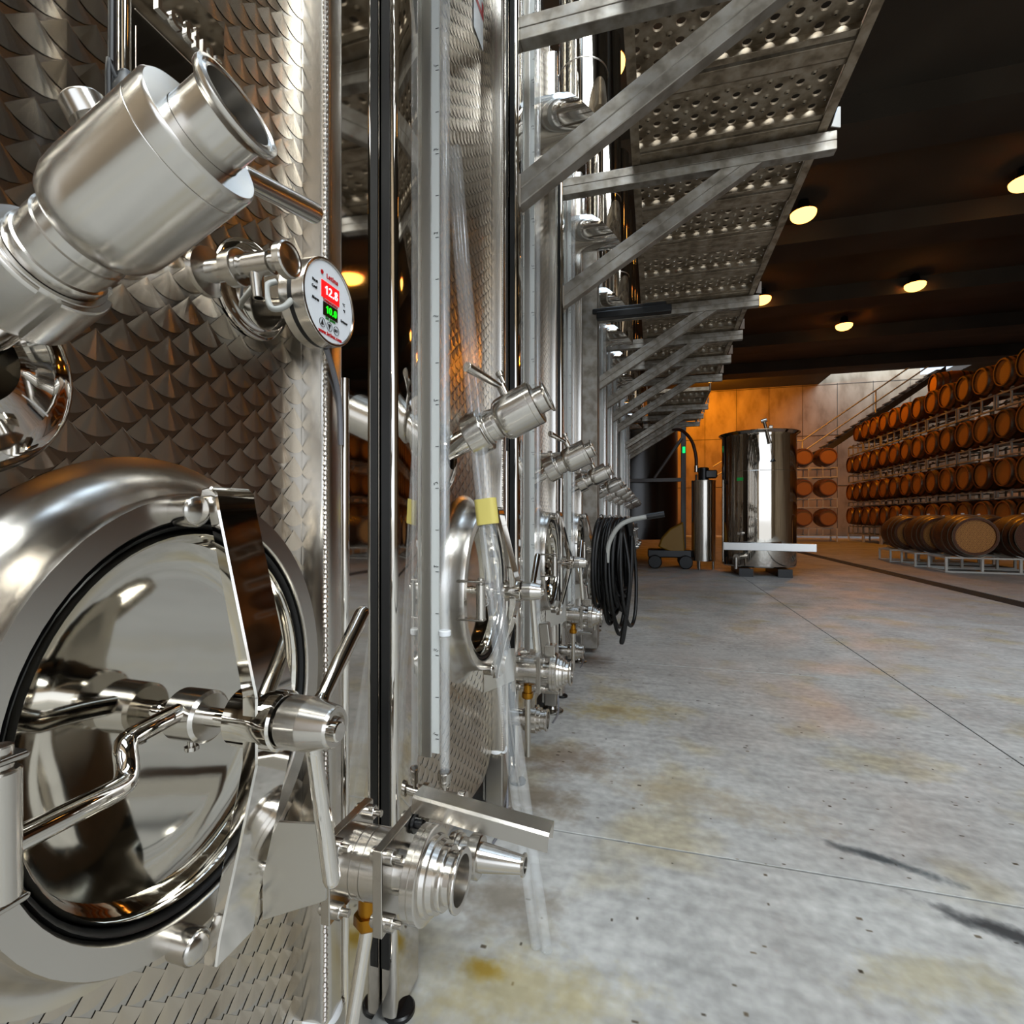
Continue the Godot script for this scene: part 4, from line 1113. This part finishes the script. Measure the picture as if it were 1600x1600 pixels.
func far_end() -> void:
	# what stands in the dark past the last tank
	var s := thing("small_tank", "slim engine turned steel tank beside the open fermenter", "tank", P(0.83, 0, 9.55))
	put("shell", MB.new().lathe(at(Vector3(0, 0.15, 0)), [Vector2(0, 0), Vector2(0, 0.20), Vector2(1.36, 0.20), Vector2(1.40, 0.205), Vector2(1.40, 0.0)], 40), "turned", s)
	for k in 3: put("leg", MB.new().rod(Vector3(0.16 * cos(TAU * k / 3), 0, 0.16 * sin(TAU * k / 3)), Vector3(0.16 * cos(TAU * k / 3), 0.16, 0.16 * sin(TAU * k / 3)), 0.02, 8), "steel", s)
	put("lid_fittings", MB.new().rod(Vector3(0, 1.55, 0), Vector3(0, 1.78, 0), 0.09, 14).box(at(Vector3(0.12, 1.66, 0)), Vector3(0.2, 0.14, 0.16), 0.02).rod(Vector3(-0.12, 1.55, 0), Vector3(-0.12, 1.66, 0), 0.02, 8), "black", s)
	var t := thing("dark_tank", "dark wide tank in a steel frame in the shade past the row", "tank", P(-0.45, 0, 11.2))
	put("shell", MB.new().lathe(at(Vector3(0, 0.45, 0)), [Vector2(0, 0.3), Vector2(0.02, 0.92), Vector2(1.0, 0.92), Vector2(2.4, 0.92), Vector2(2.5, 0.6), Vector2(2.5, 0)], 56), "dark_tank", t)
	for x in [-0.9, 0.98]:
		put("frame_leg", MB.new().box(at(Vector3(x, 1.45, 0.98)), Vector3(0.09, 2.9, 0.09), 0.005), "grey_paint", t)
	put("frame_rail", MB.new().box(at(Vector3(0.03, 1.62, 1.0)), Vector3(1.95, 0.07, 0.07), 0.004), "grey_paint", t)
	put("frame_brace", MB.new().rod(Vector3(0.45, 1.66, 1.02), Vector3(0.95, 2.4, 1.02), 0.03, 10), "grey_paint", t)
	put("indicator", MB.new().box(at(Vector3(0.985, 2.18, 1.03)), Vector3(0.05, 0.12, 0.02), 0.004), "sign_green", t)
	var y := thing("yellow_pump", "yellow pump cover on dark wheels low in the shade by the dark tank", "pump", P(0.31, 0, 9.75))
	put("cover", MB.new().prism(at(Vector3(-0.24, 0.30, -0.25)), PackedVector2Array([Vector2(0, 0.08), Vector2(0.06, 0.24), Vector2(0.20, 0.40), Vector2(0.42, 0.52), Vector2(0.45, 0.0), Vector2(0.20, 0.0)]), 0.5, 0.02), "yellow_paint", y)
	put("chassis", MB.new().box(at(Vector3(-0.05, 0.26, 0)), Vector3(0.75, 0.14, 0.5), 0.02), "black", y)
	for x in [-0.3, 0.22]:
		for z in [0.28, -0.34]:
			put("wheel", MB.new().rod(Vector3(x, 0.12, z), Vector3(x, 0.12, z + 0.06), 0.12, 20), "rubber", y)
	var h := thing("hanging_hose", "brown hose curving down from the end of the walkway", "hose", P(-0.15, 0, 9.62))
	put("hose", MB.new().tube(smooth([Vector3(0.46, 2.47, 0.02), Vector3(0.62, 2.45, 0.05), Vector3(0.78, 2.26, 0.08), Vector3(0.85, 2.0, 0.08), Vector3(0.86, 1.80, 0.08)]), 0.028, 12), "brown_hose", h)
	put("coupling", MB.new().rod(Vector3(0.86, 1.70, 0.08), Vector3(0.86, 1.82, 0.08), 0.034, 14), "steel", h)

func hoses() -> void:
	# two clear tubes taped together lean on the second tank
	var lean := [P(-0.238, 0.0, 1.047), P(-0.448, 1.74, 1.09)]
	for k in 2:
		var off := Vector3(0.0235 * k, 0, 0.004 * k)
		var a: Vector3 = lean[0] + off + Vector3(0, 0.002, 0)
		var b: Vector3 = lean[1] + off * (1.0 if k == 0 else 0.6)
		var o := thing("clear_tube", ["clear rigid tube leaning on the second tank, nearer the tank of the taped pair", "clear rigid tube of the taped pair, outer one, its foot on the concrete"][k], "tube", a)
		var bend := Vector3(-0.018, 0, 0)
		put("tube_wall", MB.new().tube(smooth([Vector3.ZERO, (b - a) * 0.27 + bend * 0.8, (b - a) * 0.525 + bend, (b - a) * 0.78 + bend * 0.7, b - a], 4), 0.0112, 20), "clear", o)
		if k == 1:
			var m := (lean[0] as Vector3).lerp(lean[1], 0.525) - a + Vector3(0.0115, 0.0, 0.002) + bend
			var dir: Vector3 = (b - a).normalized()
			var x := (Vector3(1, 0, 0) - dir * dir.x).normalized()
			var tp := round_rect(Vector2(-0.025, -0.0135), Vector2(0.025, 0.0135), [0.0134, 0.0134, 0.0134, 0.0134], 6)
			put("tape", MB.new().prism(Transform3D(Basis(x, x.cross(dir) * -1.0, dir), m - dir * 0.028), tp, 0.056, 0.0), "tape_yellow", o)
	# the black hose hung in loops on the fourth manway
	var h := thing("black_hose_coil", "thick bundle of black hose loops hung on the handle of the fourth tank", "hose")
	var rng := RandomNumberGenerator.new()
	rng.seed = 8
	var coil := MB.new()
	for k in 22:
		var pts := []
		var dx := rng.randf_range(-0.07, 0.09)
		var drop := rng.randf_range(0.36, 0.66)
		var wid := rng.randf_range(0.07, 0.17)
		var tilt := rng.randf_range(-0.12, 0.12)
		for j in 10:
			var a := TAU * j / 10.0
			var yy := 0.855 - drop * (0.5 - 0.5 * cos(a)) + rng.randf_range(-0.012, 0.012)
			pts.append(P(-0.225 + dx + tilt * (0.85 - yy) * 0.4 + 0.035 * sin(a), yy + 0.03, 2.93 + wid * sin(a)))
		coil.tube(smooth(pts, 4, true), 0.0105, 8, true)
	coil.tube(smooth([P(-0.17, 0.86, 2.86), P(-0.13, 0.6, 2.83), P(-0.155, 0.34, 2.85), P(-0.175, 0.22, 2.86), P(-0.16, 0.26, 2.87), P(-0.125, 0.55, 2.87), P(-0.12, 0.80, 2.9)]), 0.0105, 8)
	put("loops", coil, "rubber", h)
	put("grey_end", MB.new().tube(smooth([P(-0.245, 0.66, 2.78), P(-0.235, 0.76, 2.78), P(-0.19, 0.845, 2.78), P(-0.13, 0.885, 2.79), P(-0.04, 0.905, 2.80)]), 0.0125, 12), "grey_hose", h)
	put("dark_sleeve", MB.new().tube([P(-0.04, 0.905, 2.80), P(0.05, 0.92, 2.80)], 0.016, 12), "black", h)

func details(t1: Node3D, t2: Node3D, t3: Node3D) -> void:
	thermostat(t1)
	# embossed plate on the first tank
	var f := Basis(Vector3(0, 0, -1), Vector3(0, 1, 0), Vector3(1, 0, 0))
	var plate := put("name_plate", MB.new().prism(Transform3D(f, Vector3(0.001, 0, 0)), round_rect(Vector2(-0.02, 1.255), Vector2(0.089, 1.45), [0.002, 0.002, 0.002, 0.002]), 0.002, 0.0005), "panel", t1)
	words("embossed_lettering", "Letina", 0.028, "steel", plate, Transform3D(f, Vector3(0.0045, 1.405, -0.047)), 0.003)
	put("engraved_box", MB.new().box(Transform3D(f, Vector3(0.0032, 1.375, -0.035)), Vector3(0.098, 0.0006, 0.0005), 0.0).box(Transform3D(f, Vector3(0.0032, 1.31, 0.013)), Vector3(0.0006, 0.10, 0.0005), 0.0), "weld", plate)
	put("sensor_tube", MB.new().rod(L(0.040, 1.268, -0.052), L(0.040, 2.6, -0.052), 0.0048, 16), "polish", t1)
	put("sensor_cable", MB.new().tube(smooth([L(0.045, 1.255, -0.055), L(0.040, 1.275, -0.064), L(0.040, 1.33, -0.062), L(0.040, 2.6, -0.062)]), 0.0030, 8), "rubber", t1)
	put("cable_gland", MB.new().lathe(at(L(0.042, 1.235, -0.052)), [Vector2(0, 0), Vector2(0, 0.012), Vector2(0.02, 0.013), Vector2(0.034, 0.008), Vector2(0.04, 0.004)], 16), "rubber", t1)
	# green tape and the tall label on the second
	var tp := put("tape_label", MB.new().box(at(L(0.012, 1.155, 0.150)), Vector3(0.001, 0.030, 0.060), 0.0), "tape_green", t2)
	words("lettering", "T2-9", 0.022, "ink", tp, Transform3D(f, L(0.0128, 1.155, 0.150)), 0.0004)
	tp = put("tall_label", MB.new().box(at(L(0.003, 2.53, 0.10)), Vector3(0.001, 0.62, 0.075), 0.0), "white_face", t2)
	words("lettering", "Letina", 0.11, "red_ink", tp, Transform3D(f.rotated(Vector3(1, 0, 0), PI / 2), L(0.0042, 2.46, 0.10)), 0.0004)
	tp = put("tape_label", MB.new().box(at(L(0.012, 1.135, 0.150)), Vector3(0.001, 0.030, 0.050), 0.0), "tape_green", t3)

# ---------------------------------------------------------------- the scene
const LAMP := 0.9
const DOOR_X0 := -0.6
const DOOR_X1 := 9.6
const DOOR_Y := 4.4

func _ready() -> void:
	# camera
	var cam := Camera3D.new()
	cam.name = "camera"
	add_child(cam, true)
	cam.position = Vector3(0, H, 0)
	cam.rotation.y = atan(222.5 / 800.0)
	cam.projection = Camera3D.PROJECTION_FRUSTUM
	cam.near = 0.05
	cam.far = 120.0
	cam.size = 2.0 * cam.near
	cam.frustum_offset = Vector2(0, 9.0 / 800.0 * cam.near)
	cam.current = true
	# sky and exposure
	var we := WorldEnvironment.new()
	we.name = "world"
	var e := Environment.new()
	e.background_mode = Environment.BG_SKY
	var sm := ProceduralSkyMaterial.new()
	sm.sky_top_color = Color(0.80, 0.88, 0.97)
	sm.sky_horizon_color = Color(0.88, 0.93, 1.0)
	sm.ground_horizon_color = Color(0.55, 0.55, 0.53)
	sm.ground_bottom_color = Color(0.35, 0.34, 0.32)
	sm.sky_energy_multiplier = 1.2
	sm.ground_energy_multiplier = 0.8
	e.sky = Sky.new()
	e.sky.sky_material = sm
	e.tonemap_mode = Environment.TONE_MAPPER_LINEAR
	e.tonemap_exposure = 1.0
	e.sdfgi_enabled = true
	e.ssao_enabled = true
	e.ssil_enabled = true
	we.environment = e
	add_child(we, true)
	# daylight in the doorway behind the lens, in the skylight over the tanks and in the light well
	area_light("doorway_light", P((DOOR_X0 + DOOR_X1) / 2, DOOR_Y / 2, -5.95), P((DOOR_X0 + DOOR_X1) / 2, DOOR_Y / 2, 0), Vector2(DOOR_X1 - DOOR_X0, DOOR_Y), Color(0.97, 0.985, 1.0), 18.0)
	area_light("skylight_behind", P(3.0, CEIL + 0.3, -2.9), P(3.0, 0, -2.9), Vector2(8.0, 3.0), Color(0.96, 0.99, 1.0), 138.0)
	area_light("skylight_row", P(-0.95, CEIL + 0.3, 2.6), P(-0.95, 0, 2.6), Vector2(3.5, 7.0), Color(0.80, 0.90, 1.0), 20.0)
	area_light("light_well_light", P(10.3, 9.6, 26.9), P(9.6, 6.0, 27.6), Vector2(4.6, 1.2), Color(0.85, 0.92, 1.0), 45.0)
	materials()
	hall()
	# the tanks
	var ord := ["first", "second", "third", "fourth"]
	var t1 := make_tank(0.845, true, "nearest steel tank, engine turned, with the round digital thermostat by its leg", "")
	t1.position = P(SKIN, 0, 0.38)
	var t2 := make_tank(0.845, false, "second steel tank of the row, the clear tubes leaning across its manway", "")
	var t3 := t2.duplicate() as Node3D
	var t4 := t2.duplicate() as Node3D
	t2.position = P(SKIN, 0, 1.235)
	for k in 2:
		var t: Node3D = [t3, t4][k]
		t.name = numbered("wine_tank")
		add_child(t, true)
		t.position = P(SKIN, 0, 2.095 + 0.855 * k)
		tag(t, ["third steel tank of the row, between the clear tubes and the black hose", "fourth steel tank, the black hose coil hanging on its manway handle"][k], "tank")
	var small := make_tank(0.72, false, "", "")
	var far_d := [3.90, 4.66, 5.39, 6.12, 7.76, 8.49, 9.22]
	var far_label := ["fifth steel tank, first one past the grey deep post", "sixth steel tank, second one past the grey deep post", "seventh steel tank, third one past the grey deep post", "eighth steel tank, fourth past the grey deep post", "third last steel tank of the row", "last steel tank but one of the row", "last steel tank, at the far end of the row"]
	for k in far_d.size():
		var t: Node3D = small
		if k > 0:
			t = small.duplicate()
			t.name = numbered("wine_tank")
			add_child(t, true)
		t.position = P(SKIN, 0, far_d[k])
		tag(t, far_label[k], "tank")
	walkway()
	details(t1, t2, t3)
	hoses()
	big_tank()
	far_end()
	barrels()
	stairs()
